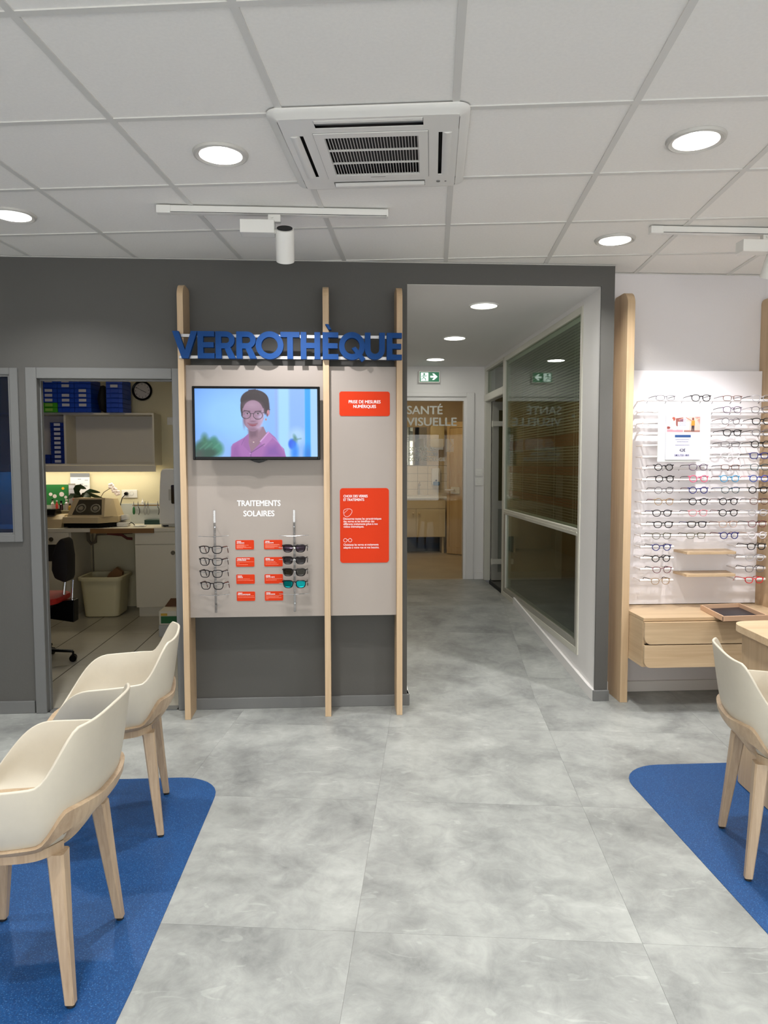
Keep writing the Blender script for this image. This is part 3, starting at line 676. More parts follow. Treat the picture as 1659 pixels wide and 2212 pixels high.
# ================================================================== AIR CONDITIONING CASSETTE
cx_, cy_ = g2w(GOX+.9, GOY+.9)
AM = Matrix.Translation((cx_, cy_, ZC)) @ Matrix.Rotation(-GA, 4, 'Z')
ac = thing('air_conditioner', 'white square ceiling air conditioning cassette with a dark central grille', 'air conditioner', (cx_, cy_, ZC))
def acb(mb, name, m, smooth=False, parent=None): mb.xf(AM); return mb.build(name, m, parent or ac, smooth)
H = .35
def ringpts(h, z, r=.05, n=5): return [Vector((p[0], p[1], z)) for p in rrect(0, 0, 2*h, 2*h, r, n)]
s = MB(); FZ = -.024
prof = [(H, .0, .045), (H, -.006, .045), (H-.004, -.010, .045), (.335, -.015, .035), (.325, -.019, .03), (.315, FZ, .02)]
rows = [ringpts(h, z, r) for h, z, r in prof]
s.grid([r_ + [r_[0]] for r_ in rows])
def plate(x0, x1, y0, y1): s.box(x0, x1, y0, y1, FZ, FZ+.003)
for q in (-1, 1):
    def Y_(a, b): return (min(q*a, q*b), max(q*a, q*b))
    plate(-.313, .313, *Y_(.207, .24)); plate(-.313, .313, *Y_(.298, .314)); plate(-.313, -.19, *Y_(.24, .298)); plate(.19, .313, *Y_(.24, .298))
    plate(*Y_(.207, .243), -.207, .207); plate(*Y_(.290, .314), -.207, .207); plate(*Y_(.243, .290), .188, .207); plate(*Y_(.243, .290), -.207, -.188)
acb(s, 'fascia', M_plast, smooth=True)
s = MB(); s.box(-.30, .30, -.31, .31, .010, .013); acb(s, 'duct', M_blackm)
s = MB(); L_ = .2055
for a, b, c_, d_ in ((-L_, L_, -L_, -.170), (-L_, L_, .168, L_), (-L_, -.170, -.170, .168), (.170, L_, -.170, .168)): s.box(a, b, c_, d_, FZ-.003, FZ+.004)
acb(s, 'grille_frame', M_plast)
s = MB()
for q in (-1, 1):
    a, b = sorted((q*L_, q*(L_+.0018))); s.box(a, b, -L_, L_, FZ-.0005, FZ+.004); s.box(-L_, L_, a, b, FZ-.0005, FZ+.004)
acb(s, 'seam', mat('seam_grey', (110, 110, 108), .6))
for k in range(31):
    x = -.1675+k*.335/30; s = MB(); s.box(x-.0009, x+.0009, -.170, .168, FZ-.002, FZ+.001); acb(s, 'louvre_bar', M_plast)
for y in (-.058, .056):
    s = MB(); s.box(-.170, .170, y-.0025, y+.0025, FZ-.0022, FZ+.004); acb(s, 'cross_bar', M_plast)
for sx in (-1, 1):
    s = MB(); pts = []
    for q in range(8):
        u = q/7; pts.append((sx*(.291-.034*u), FZ-.001-.005*math.sin(u*math.pi)+.003*u))
    s.prism(pts+[(pts[-1][0], pts[-1][1]+.002), (pts[0][0], pts[0][1]+.002)], -.186, .186); acb(s, 'air_flap', M_plast)
for sy in (-1, 1):
    s = MB(); pts = []
    for q in range(8):
        u = q/7; pts.append((sy*(.300-.034*u), FZ-.001-.004*math.sin(u*math.pi)+.006*u))
    s.prism(pts+[(pts[-1][0], pts[-1][1]+.002), (pts[0][0], pts[0][1]+.002)], -.188, .188, axis='x'); acb(s, 'air_flap', M_plast)
    s = MB(); s.box(-.19, .19, min(sy*.240, sy*.275), max(sy*.240, sy*.275), FZ+.012, FZ+.014); acb(s, 'duct_lining', mat('duct_grey', (150, 150, 148), .6))
s = MB(); s.cyl((.245, .255, FZ), (.245, .255, FZ-.003), .008, n=14); s.cyl((.275, .258, FZ), (.275, .258, FZ-.002), .004, n=10); acb(s, 'sensor', mat('sensor_grey', (120, 120, 118), .4))
s = MB(); s.box(-.03, .03, .186, .189, FZ-.0035, FZ-.003); acb(s, 'badge_line', mat('seam_grey', (110, 110, 108), .6))
# ================================================================== LENS DISPLAY (three oak posts with two taupe panels)
ld = thing('lens_display', 'wall display of three round topped oak posts holding two taupe panels', 'display', (-.27, 4.3, 0))
def post(x0, x1, yf, yb, top, par, m=M_oak, z0=0):
    r = .075; pts = [(yb, z0), (yf, z0), (yf, top-r)]
    for k in range(1, 9):
        a = R(180-k*90/8); pts.append((yf+r+r*math.cos(a), top-r+r*math.sin(a)))
    rb = .03
    for k in range(0, 5):
        a = R(90-k*90/4); pts.append((yb-rb+rb*math.cos(a), top-rb+rb*math.sin(a)))
    s = MB(); s.prism(pts, x0, x1, axis='x', bev=.0015); return s.build('post', m, par)
post(-.916, -.882, 4.20, 4.384, 2.515, ld); post(-.097, -.062, 4.20, 4.384, 2.515, ld); post(.327, .361, 4.20, 4.384, 2.515, ld)
s = MB(); s.box(-.882, -.097, 4.24, 4.262, .596, 2.060, bev=.001, seg=1); s.build('panel', M_taupe, ld)
s = MB(); s.box(-.062, .327, 4.24, 4.262, .596, 2.058, bev=.001, seg=1); s.build('panel', M_taupe, ld)
s = MB()
for x0 in (-.875, -.12, -.055, .30): 
    for z in (.75, 1.8): s.box(x0, x0+.02, 4.262, 4.385, z, z+.04)
s.build('bracket', M_grey, ld)
text('TRAITEMENTS', .047, (-.476, 4.2395, 1.250), 'lettering', M_wtext, ld, align='CENTER', bold=.0013, width=.252)
text('SOLAIRES', .047, (-.476, 4.2395, 1.190), 'lettering', M_wtext, ld, align='CENTER', bold=.0013, width=.180)
# orange boards
def board(name, x0, x1, z0, z1, r, label, group):
    t = thing(name, label, 'information board', ((x0+x1)/2, 4.238, (z0+z1)/2), group=group)
    s = MB(); s.prism(rrect((x0+x1)/2, (z0+z1)/2, x1-x0, z1-z0, r), 4.237, 4.2399); s.build('board', M_orange, t); return t
b1 = board('orange_board', -.004, .290, 1.772, 1.914, .014, 'wide orange board with two white lines at the top of the narrow right panel', None)
for t_, z, wd_ in (('PRISE DE MESURES', 1.846, .186), ('NUMÉRIQUES', 1.819, .132)): text(t_, .025, (.143, 4.2365, z), 'lettering', M_wtext, b1, align='CENTER', bold=.0004, width=wd_)
b2 = board('orange_board', -.004, .284, .911, 1.352, .018, 'tall orange board with white text and two line icons on the narrow right panel', None)
text('CHOIX DES VERRES', .021, (.017, 4.2365, 1.298), 'lettering', M_wtext, b2, bold=.0004, width=.142)
text('ET TRAITEMENTS', .021, (.017, 4.2365, 1.277), 'lettering', M_wtext, b2, bold=.0004, width=.121)
for k, t_ in enumerate(('Découvrez toutes les caractéristiques', 'des verres et les bénéfices des', 'différents traitements grâce à nos', 'vidéos thématiques.')): text(t_, .0175, (.016, 4.2365, 1.1665-.0155*k), 'lettering', M_wtext, b2, width=(.223, .182, .201, .121)[k], bold=.0001)
for k, t_ in enumerate(('Choisissez les verres et traitements', 'adaptés à votre vue et vos besoins.')): text(t_, .0175, (.016, 4.2365, 1.013-.0165*k), 'lettering', M_wtext, b2, width=(.206, .210)[k], bold=.0001)
s = MB(); n = 30
out = [(.018, 1.222), (.024, 1.228), (.040, 1.231), (.056, 1.230), (.066, 1.223), (.067, 1.212), (.062, 1.202), (.052, 1.190), (.040, 1.184), (.028, 1.186), (.020, 1.194), (.017, 1.208)]
s.tube([(p[0], 4.2365, p[1]) for p in out], .0009, n=4, closed=True); s.tube([(.021, 4.2365, 1.205), (.031, 4.2365, 1.216), (.043, 4.2365, 1.225)], .0007, n=4); s.build('lens_icon', M_wtext, b2)
s = MB()
for cx in (.0265, .0545): s.tube([(cx+.0105*math.cos(2*math.pi*k/20), 4.2365, 1.045+.0105*math.sin(2*math.pi*k/20)) for k in range(20)], .001, n=4, closed=True)
s.tube([(.037, 4.2365, 1.046), (.0405, 4.2365, 1.048), (.044, 4.2365, 1.046)], .001, n=4); s.build('eyeglasses_icon', M_wtext, b2)
heads = [('VERRES', 'ANTIREFLETS'), ('VERRES PROTECTION', 'LUMIÈRE BLEUE'), ('VERRES', 'AMINCIS'), ('VERRES', 'PHOTOCHROMIQUES'), ('VERRES', 'POLARISANTS'), ('VERRES', 'TEINTES GRIS'), ('VERRES', 'TEINTES VERTS'), ('VERRES', 'TEINTES BRUNS')]
hw = [(.026, .044), (.073, .052), (.026, .031), (.026, .072), (.026, .049), (.026, .048), (.026, .052), (.026, .053)]
bars = [[.047, .066, .044, .052, .088, .036], [.098, .015, .065], [.072, .09], [.088, .095], [.083, .088, .072, .092, .05], [.055, .068, .076], [.10, .066], [.088, .075, .092, .015]]
names = ['topmost', 'second from the top', 'third from the top', 'bottom']
for cidx in range(2):
    for k in range(4):
        q = cidx*4+k; x0 = (-.614, -.449)[cidx]+(.001*k if cidx == 0 else .0005*k); z1 = 1.0505-.1012*k
        t = thing('orange_label', f'small orange label, {names[k]} of the {("left", "right")[cidx]} column on the taupe panel', 'label', (x0+.0535, 4.238, z1-.0275), group='small orange lens labels')
        s = MB(); s.prism(rrect(x0+.0535, z1-.0275, .107, .055, .006, 4), 4.237, 4.2399); s.build('plate', M_orange, t)
        text(heads[q][0], .0082, (x0+.007, 4.2366, z1-.0115), 'lettering', M_wtext, t, width=hw[q][0], bold=.00025); text(heads[q][1], .0082, (x0+.007, 4.2366, z1-.0195), 'lettering', M_wtext, t, width=hw[q][1], bold=.00025)
        s = MB()
        for a, L_ in enumerate(bars[q]):
            z = z1-.026-a*(.025/max(3, len(bars[q]))); xx = x0+.007
            while xx < x0+.005+L_:
                l_ = random.uniform(.003, .009); s.box(xx, min(xx+l_, x0+.103), 4.2366, 4.2370, z-.0007, z+.0007); xx += l_+.0012
        s.build('small_print', mat('pale_print', (250, 176, 150), .5), t)
# ---- television
tv = thing('television', 'black flat screen television showing a smiling woman in glasses and a pink shirt', 'television', (-.472, 4.2, 1.72))
s = MB(); s.box(-.832, -.114, 4.150, 4.165, 1.517, 1.932, bev=.004); s.box(-.80, -.145, 4.164, 4.205, 1.55, 1.90, bev=.01)
s.build('housing', M_black, tv)
s = MB()
for x0, x1, z0, z1 in ((-.830, -.817, 1.52, 1.93), (-.129, -.116, 1.52, 1.93), (-.817, -.129, 1.9185, 1.93), (-.817, -.129, 1.52, 1.5345)): s.box(x0, x1, 4.1445, 4.151, z0, z1, bev=.0015, seg=1)
s.build('bezel', M_black, tv)
s = MB(); s.prism([(-.515, 1.518), (-.41, 1.518), (-.44, 1.505), (-.462, 1.500), (-.485, 1.505)], 4.147, 4.165, bev=.001); s.build('sensor_lip', M_black, tv)
s = MB(); s.box(-.56, -.39, 4.204, 4.240, 1.63, 1.80); s.build('wall_mount', M_blackm, tv)
def tvpic(u, v):
    p = Pic(55+u*1465, 105+v*820, (118, 178, 250))
    g = np.clip(u, 0, 1)[:, None]; p.c = np.array((104, 160, 246.))*(1-g)+np.array((150, 196, 255.))*g
    p.ell(420, 420, 380, 330, (138, 196, 255), 260, .8); p.ell(250, 900, 420, 200, (150, 190, 235), 200, .5); p.ell(640, 480, 200, 300, (146, 205, 255), 200, .6)
    p.band(1010, 1052, (140, 170, 232), 30, .7); p.band(1050, 1180, (160, 214, 255), 40, .9); p.band(1190, 1372, (132, 178, 250), 40, .9); p.ell(1270, 680, 110, 110, (165, 205, 250), 60, .7)
    p.band(1372, 1438, (0, 158, 246), 16, 1); p.ell(1405, 900, 50, 110, (0, 120, 220), 50, .8); p.band(1438, 1530, (158, 205, 252), 20, 1)
    p.ell(1215, 770, 46, 62, (10, 92, 232), 22); p.ell(1245, 870, 42, 110, (20, 130, 240), 40, .8); p.ell(1250, 700, 22, 48, (70, 130, 120), 22, .7, -20); p.line(1225, 720, 1320, 705, 14, (80, 130, 130), 16, .7)
    for a in ((150, 850, 120, 130, (38, 92, 78)), (260, 800, 90, 100, (44, 112, 92)), (330, 830, 60, 80, (52, 132, 110)), (165, 720, 40, 70, (46, 110, 84)), (120, 900, 90, 60, (52, 70, 64)), (280, 720, 34, 40, (50, 130, 110)), (230, 880, 90, 60, (24, 72, 58))): p.ell(*a, 46, .85)
    for a in ((210, 790, 14), (300, 790, 12), (330, 880, 12), (150, 790, 14)): p.line(a[0]-40, a[1]+40, a[0]+40, a[1]-30, a[2], (90, 160, 130), 16, .5)
    p.poly([(476, 940), (484, 800), (500, 770), (640, 690), (700, 640), (890, 640), (930, 618), (1010, 690), (1075, 790), (1115, 830), (1140, 940)], (160, 98, 172), 8)
    p.poly([(478, 940), (486, 810), (560, 760), (600, 940)], (142, 84, 160), 40, .7); p.poly([(900, 800), (1030, 760), (1120, 940), (860, 940)], (128, 78, 164), 60, .7); p.poly([(980, 690), (1040, 740), (1110, 850), (1070, 780)], (200, 160, 232), 14, .8)
    p.poly([(695, 590), (688, 760), (720, 870), (820, 770), (905, 640), (870, 560)], (142, 108, 128), 8); p.poly([(690, 600), (800, 600), (790, 680), (722, 700), (694, 680)], (110, 78, 100), 36, .8)
    p.poly([(640, 690), (695, 640), (690, 750), (716, 880), (690, 860), (625, 790)], (150, 92, 162), 6); p.poly([(822, 740), (930, 618), (985, 690), (880, 805)], (176, 116, 184), 6); p.poly([(822, 740), (930, 618), (940, 628), (836, 748)], (206, 160, 214), 5, .8)
    p.line(716, 870, 715, 930, 8, (108, 62, 134), 6); p.line(716, 876, 880, 770, 9, (96, 60, 110), 6, .8); p.line(604, 780, 640, 705, 5, (110, 66, 134), 6)
    p.ell(708, 885, 8, 8, (190, 140, 200), 4); p.line(698, 720, 748, 745, 2.5, (180, 140, 130), 3, .7); p.line(748, 745, 830, 715, 2.5, (170, 130, 130), 3, .6); p.ell(750, 748, 9, 6, (225, 205, 200), 3)
    p.ell(900, 310, 44, 100, (38, 20, 34), 14); p.ell(768, 246, 168, 128, (34, 16, 28), 6); p.ell(640, 330, 42, 118, (32, 16, 28), 8); p.ell(842, 250, 92, 100, (34, 16, 28), 8)
    for a in ((895, 190, 940, 330), (880, 250, 946, 356), (905, 320, 940, 380), (800, 122, 890, 200), (700, 124, 780, 116)): p.line(*a, 12, (40, 22, 38), 9, .9)
    for a in ((700, 150, 660, 250), (760, 140, 730, 215), (830, 160, 870, 250)): p.line(*a, 5, (66, 40, 56), 8, .6)
    p.ell(930, 392, 18, 34, (186, 130, 146), 7); p.ell(918, 420, 10, 20, (120, 56, 66), 7, .8); p.ell(901, 474, 9, 13, (186, 110, 96), 4)
    sk = (152, 118, 144)
    p.ell(748, 392, 126, 150, sk, 6); p.ell(742, 478, 108, 124, sk, 6); p.ell(744, 560, 66, 58, sk, 8); p.poly([(622, 340), (876, 340), (872, 470), (826, 560), (770, 608), (716, 608), (664, 540), (628, 440)], sk, 6)
    p.poly([(618, 330), (640, 262), (700, 236), (790, 236), (850, 262), (880, 330), (882, 210), (760, 160), (620, 210)], (34, 16, 28), 6)
    p.ell(740, 300, 92, 44, (172, 140, 166), 60, .7); p.ell(846, 470, 26, 110, (198, 174, 208), 30, .75, 12); p.ell(806, 570, 34, 26, (186, 158, 190), 26, .6)
    p.ell(680, 486, 36, 34, (172, 134, 156), 36, .6); p.ell(820, 492, 32, 34, (180, 142, 168), 34, .6); p.ell(640, 480, 16, 80, (120, 86, 112), 24, .7); p.ell(742, 596, 50, 16, (124, 90, 116), 24, .6)
    p.poly([(728, 400), (752, 400), (776, 486), (742, 500), (708, 488)], (164, 128, 154), 14, .9); p.ell(742, 496, 30, 7, (112, 74, 98), 9, .7); p.line(756, 404, 764, 478, 6, (196, 168, 198), 9, .6); p.line(728, 410, 714, 480, 5, (128, 94, 120), 10, .6)
    p.line(638, 366, 712, 376, 8, (46, 28, 40), 6, .9); p.line(772, 378, 846, 372, 8, (46, 28, 40), 6, .9)
    for ex in (680, 806): p.ell(ex, 402, 24, 10, (206, 194, 216), 6, .75); p.ell(ex, 402, 11, 10, (36, 24, 42), 4); p.line(ex-27, 397, ex+27, 396, 5, (36, 22, 34), 4, .9)
    p.ring(664, 418, 54, 46, 7, (38, 24, 42), 4); p.ring(806, 424, 54, 48, 7, (38, 24, 42), 4); p.line(714, 404, 754, 404, 7, (38, 24, 42), 4); p.line(858, 394, 905, 384, 6, (52, 34, 52), 4); p.line(608, 372, 620, 400, 9, (40, 26, 44), 4)
    p.ell(646, 432, 22, 12, (182, 172, 212), 18, .3); p.ell(822, 440, 24, 14, (190, 184, 224), 18, .35)
    p.poly([(682, 520), (738, 532), (800, 524), (776, 550), (738, 558), (704, 546)], (138, 62, 84), 6); p.line(694, 528, 788, 531, 4, (206, 178, 196), 5, .6); p.line(676, 515, 738, 528, 3.5, (96, 44, 62), 5, .8); p.line(738, 528, 806, 518, 3.5, (96, 44, 62), 5, .8)
    return p.c
paint_plane('screen', -.8165, -.1295, 1.535, 1.918, 4.1492, 300, 168, tvpic, attr_mat('screen_emission', .93), tv)
# ---- big blue sign VERROTHEQUE
sg = thing('letter_sign', 'raised blue letters reading VERROTHÈQUE on two metal bars across the oak posts', 'sign', (-.28, 4.17, 2.16))
SXk = .3255*.002586
def cx(c): return -.933+(c*.3255-11)*.002586
ZT, ZB, TH = 2.238, 2.087, .032
def arc(cx_, cz, ro, ri, a0, a1, n=22, sx=1.0):
    o = [(cx_+sx*ro*math.cos(R(a0+(a1-a0)*k/n)), cz+ro*math.sin(R(a0+(a1-a0)*k/n))) for k in range(n+1)]
    i = [(cx_+sx*ri*math.cos(R(a0+(a1-a0)*k/n)), cz+ri*math.sin(R(a0+(a1-a0)*k/n))) for k in range(n+1)]
    return o+i[::-1]
def ringmb(s, cx_, cz, ro, ri, y0, y1, a0=0, a1=360, n=40, sx=1.0):
    full = a1-a0 >= 360; bm = s.bm; V = []
    for k in range(n if full else n+1):
        a = R(a0+(a1-a0)*k/n); c, q = math.cos(a), math.sin(a)
        V.append([bm.verts.new((cx_+sx*r_*c, y, cz+r_*q)) for r_, y in ((ro, y0), (ri, y0), (ri, y1), (ro, y1))])
    N = len(V)
    for k in range(N if full else N-1):
        A, B = V[k], V[(k+1) % N]
        for e in range(4): bm.faces.new((A[e], A[(e+1) % 4], B[(e+1) % 4], B[e]))
    if not full: bm.faces.new(V[0]); bm.faces.new(V[-1][::-1])
Y0, Y1 = 4.158, 4.190
def bar(s, x0, x1, z0, z1): s.prism([(x0, z0), (x1, z0), (x1, z1), (x0, z1)], Y0, Y1)
def letter(ch, a, b, q=0):
    global Y0
    Y0 = 4.158-.0012*(q % 2)
    x0, x1 = cx(a), cx(b); s = MB(); zc = (ZT+ZB)/2; h = ZT-ZB
    if ch == 'V':
        m_ = (x0+x1)/2; s.prism([(x0, ZT), (x0+.035, ZT), (m_, ZB+.045), (x1-.035, ZT), (x1, ZT), (m_+.018, ZB), (m_-.018, ZB)], Y0, Y1)
    elif ch in 'EÈ':
        bar(s, x0, x0+TH, ZB, ZT); bar(s, x0+TH, x1, ZT-.029, ZT); bar(s, x0+TH, x1, ZB, ZB+.029); bar(s, x0+TH, x1-.004, zc-.0145, zc+.0145)
        if ch == 'È': s.prism([(x0+.014, ZT+.046), (x0+.034, ZT+.046), (x0+.052, ZT+.014), (x0+.034, ZT+.014)], Y0, Y1, bev=.003)
    elif ch == 'R':
        ro = .0475; cxx = x1-ro-.004; cz = ZT-ro
        bar(s, x0, x0+TH, ZB, ZT); bar(s, x0+TH, cxx, ZT-.030, ZT); bar(s, x0+TH, cxx, ZT-2*ro, ZT-2*ro+.030)
        ringmb(s, cxx, cz, ro, ro-.030, Y0, Y1, -90, 90, 18)
        s.prism([(x0+.042, ZT-2*ro+.02), (x0+.076, ZT-2*ro+.02), (x1+.002, ZB), (x1-.037, ZB)], Y0+.0005, Y1-.0005)
    elif ch in 'OQ':
        ro = (x1-x0)/2; k_ = 1.0; cz = zc
        r_ = .078; sx = ro/r_; ringmb(s, (x0+x1)/2, cz, r_, r_-.032/((sx+1)/2), Y0, Y1, sx=sx)
        if ch == 'Q': s.prism([(x0+.072, ZB+.062), (x0+.094, ZB+.072), (x1+.002, ZB+.004), (x1-.018, ZB-.014)], Y0-.0006, Y1-.0006)
    elif ch == 'T':
        m_ = (x0+x1)/2; bar(s, x0, x1, ZT-.030, ZT); bar(s, m_-.016, m_+.016, ZB, ZT-.030)
    elif ch == 'H':
        bar(s, x0, x0+TH, ZB, ZT); bar(s, x1-TH, x1, ZB, ZT); bar(s, x0+TH, x1-TH, zc-.0145, zc+.0155)
    elif ch == 'U':
        ro = (x1-x0)/2; bar(s, x0, x0+TH, ZB+ro, ZT); bar(s, x1-TH, x1, ZB+ro, ZT); ringmb(s, (x0+x1)/2, ZB+ro, ro, ro-TH, Y0, Y1, 180, 360, 24)
    return s.build('letter', M_bsign, sg)
for q_, (ch, a, b) in enumerate((('V', 30, 195), ('E', 196, 307), ('R', 314, 445), ('R', 452, 585), ('O', 580, 765), ('T', 745, 873), ('H', 880, 1010), ('È', 1027, 1133), ('Q', 1137, 1313), ('U', 1312, 1447), ('E', 1460, 1563))): letter(ch, a, b, q_)
for z in (2.2185, 2.0985):
    s = MB(); s.box(-.908, .354, 4.1905, 4.1995, z-.009, z+.009, bev=.001, seg=1); s.build('mounting_bar', M_steel, sg)
s = MB()
for x in (-.898, .343, -.080):
    for z in (2.2185, 2.0985): s.cyl((x, 4.1905, z), (x, 4.187, z), .005, n=10)
s.build('screw', M_chrome, sg)
# ================================================================== EYEGLASSES
def outline(shape, w_, h_, n=30):
    pts = []
    e = {'round': 2.0, 'panto': 2.5, 'square': 3.2, 'rect': 3.6, 'octagon': 2.0, 'cat': 2.5}[shape]
    for k in range(n):
        a = 2*math.pi*k/n; c, q = math.cos(a), math.sin(a)
        if shape == 'octagon': r_ = .62/max(abs(c), abs(q), (abs(c)+abs(q))/1.34)+.38
        else: r_ = (abs(c)**e+abs(q)**e)**(-1/e)
        x, z = c*r_, q*r_
        if shape in ('panto', 'square', 'cat'): x *= 1.0+(.13 if shape == 'square' else .08)*z
        if shape == 'cat': z += .16*max(0, x)
        pts.append((x*w_/2, z*h_/2))
    return pts
MG = {}
def gm(c, rough=.32, metal=0):
    key = (c, metal)
    if key not in MG: MG[key] = mat(f'frame_{len(MG)}', c, rough, metal, .2)
    return MG[key]
GP = {}
def glasses(shape, c, tc, loc, label, group, wid=.132, r=.0014, rot=0, lensm=None, tlen=.140, hh=None, drop=.030, tw=None, cat='eyeglasses'):
    """front in the local XZ plane facing -Y, temples running back to +Y and bending down"""
    lensm = lensm or M_lens; lw = .047 if shape != 'rect' else .050; lh = hh or {'round': .040, 'panto': .038, 'square': .036, 'rect': .030, 'octagon': .038, 'cat': .036}[shape]
    if shape in ('round', 'octagon'): lw = .044
    if r > .0024 and shape == 'square' and wid > .13: lw = .053
    key = (shape, c, tc, wid, r, tlen, lensm.name, lh)
    if key in GP:
        o = copy_tree(GP[key]); o.location = loc; o.rotation_euler = (0, 0, rot); o['label'] = label; o['group'] = group; return o
    t = thing('eyeglasses' if cat == 'eyeglasses' else 'sunglasses', label, cat, (0, 0, 0), group=group)
    thick = wid > .13
    bx = (wid/2-.006)-lw/2
    s = MB()
    for sg_ in (-1, 1):
        o_ = outline(shape, lw, lh); pts = [(sg_*(bx+p[0]), .0+.004*((p[0]+lw/2)/lw)**2, p[1]) for p in o_]
        rad = [(r, r*1.25*(1+(.9 if thick else .25)*max(0, math.sin(2*math.pi*k/len(pts))))) for k in range(len(pts))]
        s.tube(pts, r, n=5, closed=True, radii=rad)
        xe = bx+lw/2
        s.tube([(sg_*(xe-.003), .002, lh*.33), (sg_*(xe+.005), .004, lh*.36), (sg_*(xe+.006), .010, lh*.36)], r*1.4, n=5)
    xi = bx-lw/2
    bz = (.16, .27) if not thick else (.24, .34)
    s.tube([(-xi-.001, .0, lh*bz[0]), (-xi*.5, -.001, lh*bz[1]), (xi*.5, -.001, lh*bz[1]), (xi+.001, .0, lh*bz[0])], r*1.3, n=6)
    s.build('frame_front', gm(c), t, smooth=True)
    for sg_ in (-1, 1):
        s = MB(); o_ = outline(shape, lw-.001, lh-.001); bm = s.bm
        vs = [bm.verts.new((sg_*(bx+p[0]), .001+.004*((p[0]+lw/2)/lw)**2, p[1])) for p in o_]; bm.faces.new(vs); s.build('lens', lensm, t)
        xe = bx+lw/2+.006; z = lh*.36
        s = MB(); tr = (.0011, .0022) if not thick else (.0016, .0034)
        s.tube([(sg_*xe, .006, z), (sg_*(xe+.001), tlen*.35, z-.001), (sg_*xe, tlen*.70, z-.003), (sg_*(xe-.001), tlen*.78, z-.007), (sg_*(xe-.003), tlen*.90, z-.010-drop*.5), (sg_*(xe-.004), tlen, z-.010-drop)], .001, n=5, radii=[tr, tr, tr, (tr[0]*1.2, tr[1]*1.1), (tr[0]*1.4, tr[1]*1.2), (tr[0]*1.3, tr[1])])
        s.build('temple', gm(tc), t, smooth=True)
        if not thick:
            s = MB(); s.tube([(sg_*(xi+.001), .003, -.001), (sg_*(xi-.002), .007, -.004)], .0006, n=4); s.sphere((sg_*(xi-.002), .008, -.006), .0032, (.5, .4, 1), n=8); s.build('nose_pad', M_acryl, t)
    GP[key] = t; t.location = loc; t.rotation_euler = (0, 0, rot)
    return t
BK = (14, 12, 15)
# left stands
for si, (rx, lensc) in enumerate(((-.726, None), (-.270, 1))):
    st = thing('eyewear_stand', ('clear acrylic rod stand with clear lens spectacles, left of the orange labels', 'clear acrylic rod stand with sunglasses, right of the orange labels')[si], 'display stand', (rx, 4.2, .63), group='acrylic eyewear stands on the taupe panel')
    s = MB(); s.box(rx-.0065, rx+.0065, 4.196, 4.209, .632, 1.229, bev=.001, seg=1); s.build('rod', M_acryl, st)
    s = MB()
    for z in (1.13, .68): s.cyl((rx, 4.209, z), (rx, 4.24, z), .004, n=8)
    s.build('fixing_pin', M_chrome, st)
    for z in (1.083, 1.014, .945, .877, .808, .745):
        s = MB(); s.tube([(rx, 4.196, z+.004), (rx, 4.175, z+.006), (rx, 4.150, z-.004)], .0022, n=6)
        s.tube([(rx-.086, 4.160, z), (rx, 4.150, z-.003), (rx+.086, 4.160, z+.002)], .0017, n=6); s.sphere((rx, 4.149, z-.002), .0042, n=8); s.build('arm', M_chrome, st, smooth=True)
    M_sun = [glass_mat('tint_purple', (.075, .05, .085), .9), glass_mat('tint_grey', (.05, .045, .055), .9), glass_mat('tint_brown', (.06, .055, .035), .9)]
    mm = mat('mirror_teal', (0, 132, 136), .12, metal=.85)
    for k in range(4):
        z = 1.0135-.0685*k
        if si == 0:
            glasses('square', BK, ((84, 40, 32) if k in (0, 3) else (40, 24, 26)), (rx-.010+.004*(k == 3), 4.118, z-.004), ('black clear lens spectacles with brown temples, topmost on the left acrylic stand', 'black clear lens spectacles, second from the top on the left acrylic stand', 'black clear lens spectacles, third from the top on the left acrylic stand', 'black clear lens spectacles, lowest on the left acrylic stand')[k], 'black spectacles on the left acrylic stand', wid=.138, r=.0025, rot=R(-9), tlen=.115, hh=.041, drop=.034)
        else:
            glasses('square', BK, BK, (rx+.004, 4.118, z), ('black sunglasses with purple gradient lenses, topmost on the right acrylic stand', 'black sunglasses with dark grey lenses, second on the right acrylic stand', 'black sunglasses with olive brown lenses, third on the right acrylic stand', 'black sunglasses with mirrored teal lenses, lowest on the right acrylic stand')[k], 'sunglasses on the right acrylic stand', wid=.137, r=.0026, rot=R(-3), lensm=(M_sun+[mm])[k], tlen=.105, hh=.042, drop=.03, cat='sunglasses')
# ================================================================== EYEWEAR WALL (right)
ew = thing('eyewear_display', 'oak framed white wall display with rows of white rods for eyeglasses', 'display', (2.2, 4.5, 0))
post(1.739, 1.786, 4.338, 4.556, 2.535, ew); post(2.702, 2.748, 4.338, 4.556, 2.535, ew)
M_gloss = mat('white_gloss_panel', (236, 233, 236), .22, spec=.5, coat=.3)
s = MB(); s.box(1.7865, 2.7015, 4.518, 4.5575, .585, 2.083, bev=.001, seg=1); s.build('back_panel', M_gloss, ew)
s = MB(); s.box(2.7485, 3.4, 4.518, 4.5575, .585, 2.083, bev=.001, seg=1); s.build('back_panel', M_gloss, ew)
M_rod = mat('white_rod', (236, 233, 234), .3)
RZ = [1.886-.0704*k for k in range(17)]
for k, z in enumerate(RZ):
    segs = [(1.874, 2.690)] if k < 13 else [(1.874, 2.090), (2.492, 2.690)]
    for a, b in segs:
        s = MB(); s.cyl((a, 4.40, z), (b, 4.40, z), .0082, n=14); 
        for xx in ((a+.012), (b-.012)): s.cyl((xx, 4.40, z), (xx, 4.518, z), .004, n=8)
        s.build('rod', M_rod, ew, smooth=True)
for z, zn in ((.926, 0), (.785, 1)):
    s = MB(); s.prism([(2.145, 4.518), (2.158, 4.36), (2.158+.01, 4.355), (2.465, 4.355), (2.475, 4.36), (2.50, 4.518)], z, z+.016, axis='z', bev=.001); s.build('ledge', M_oakx, ew)
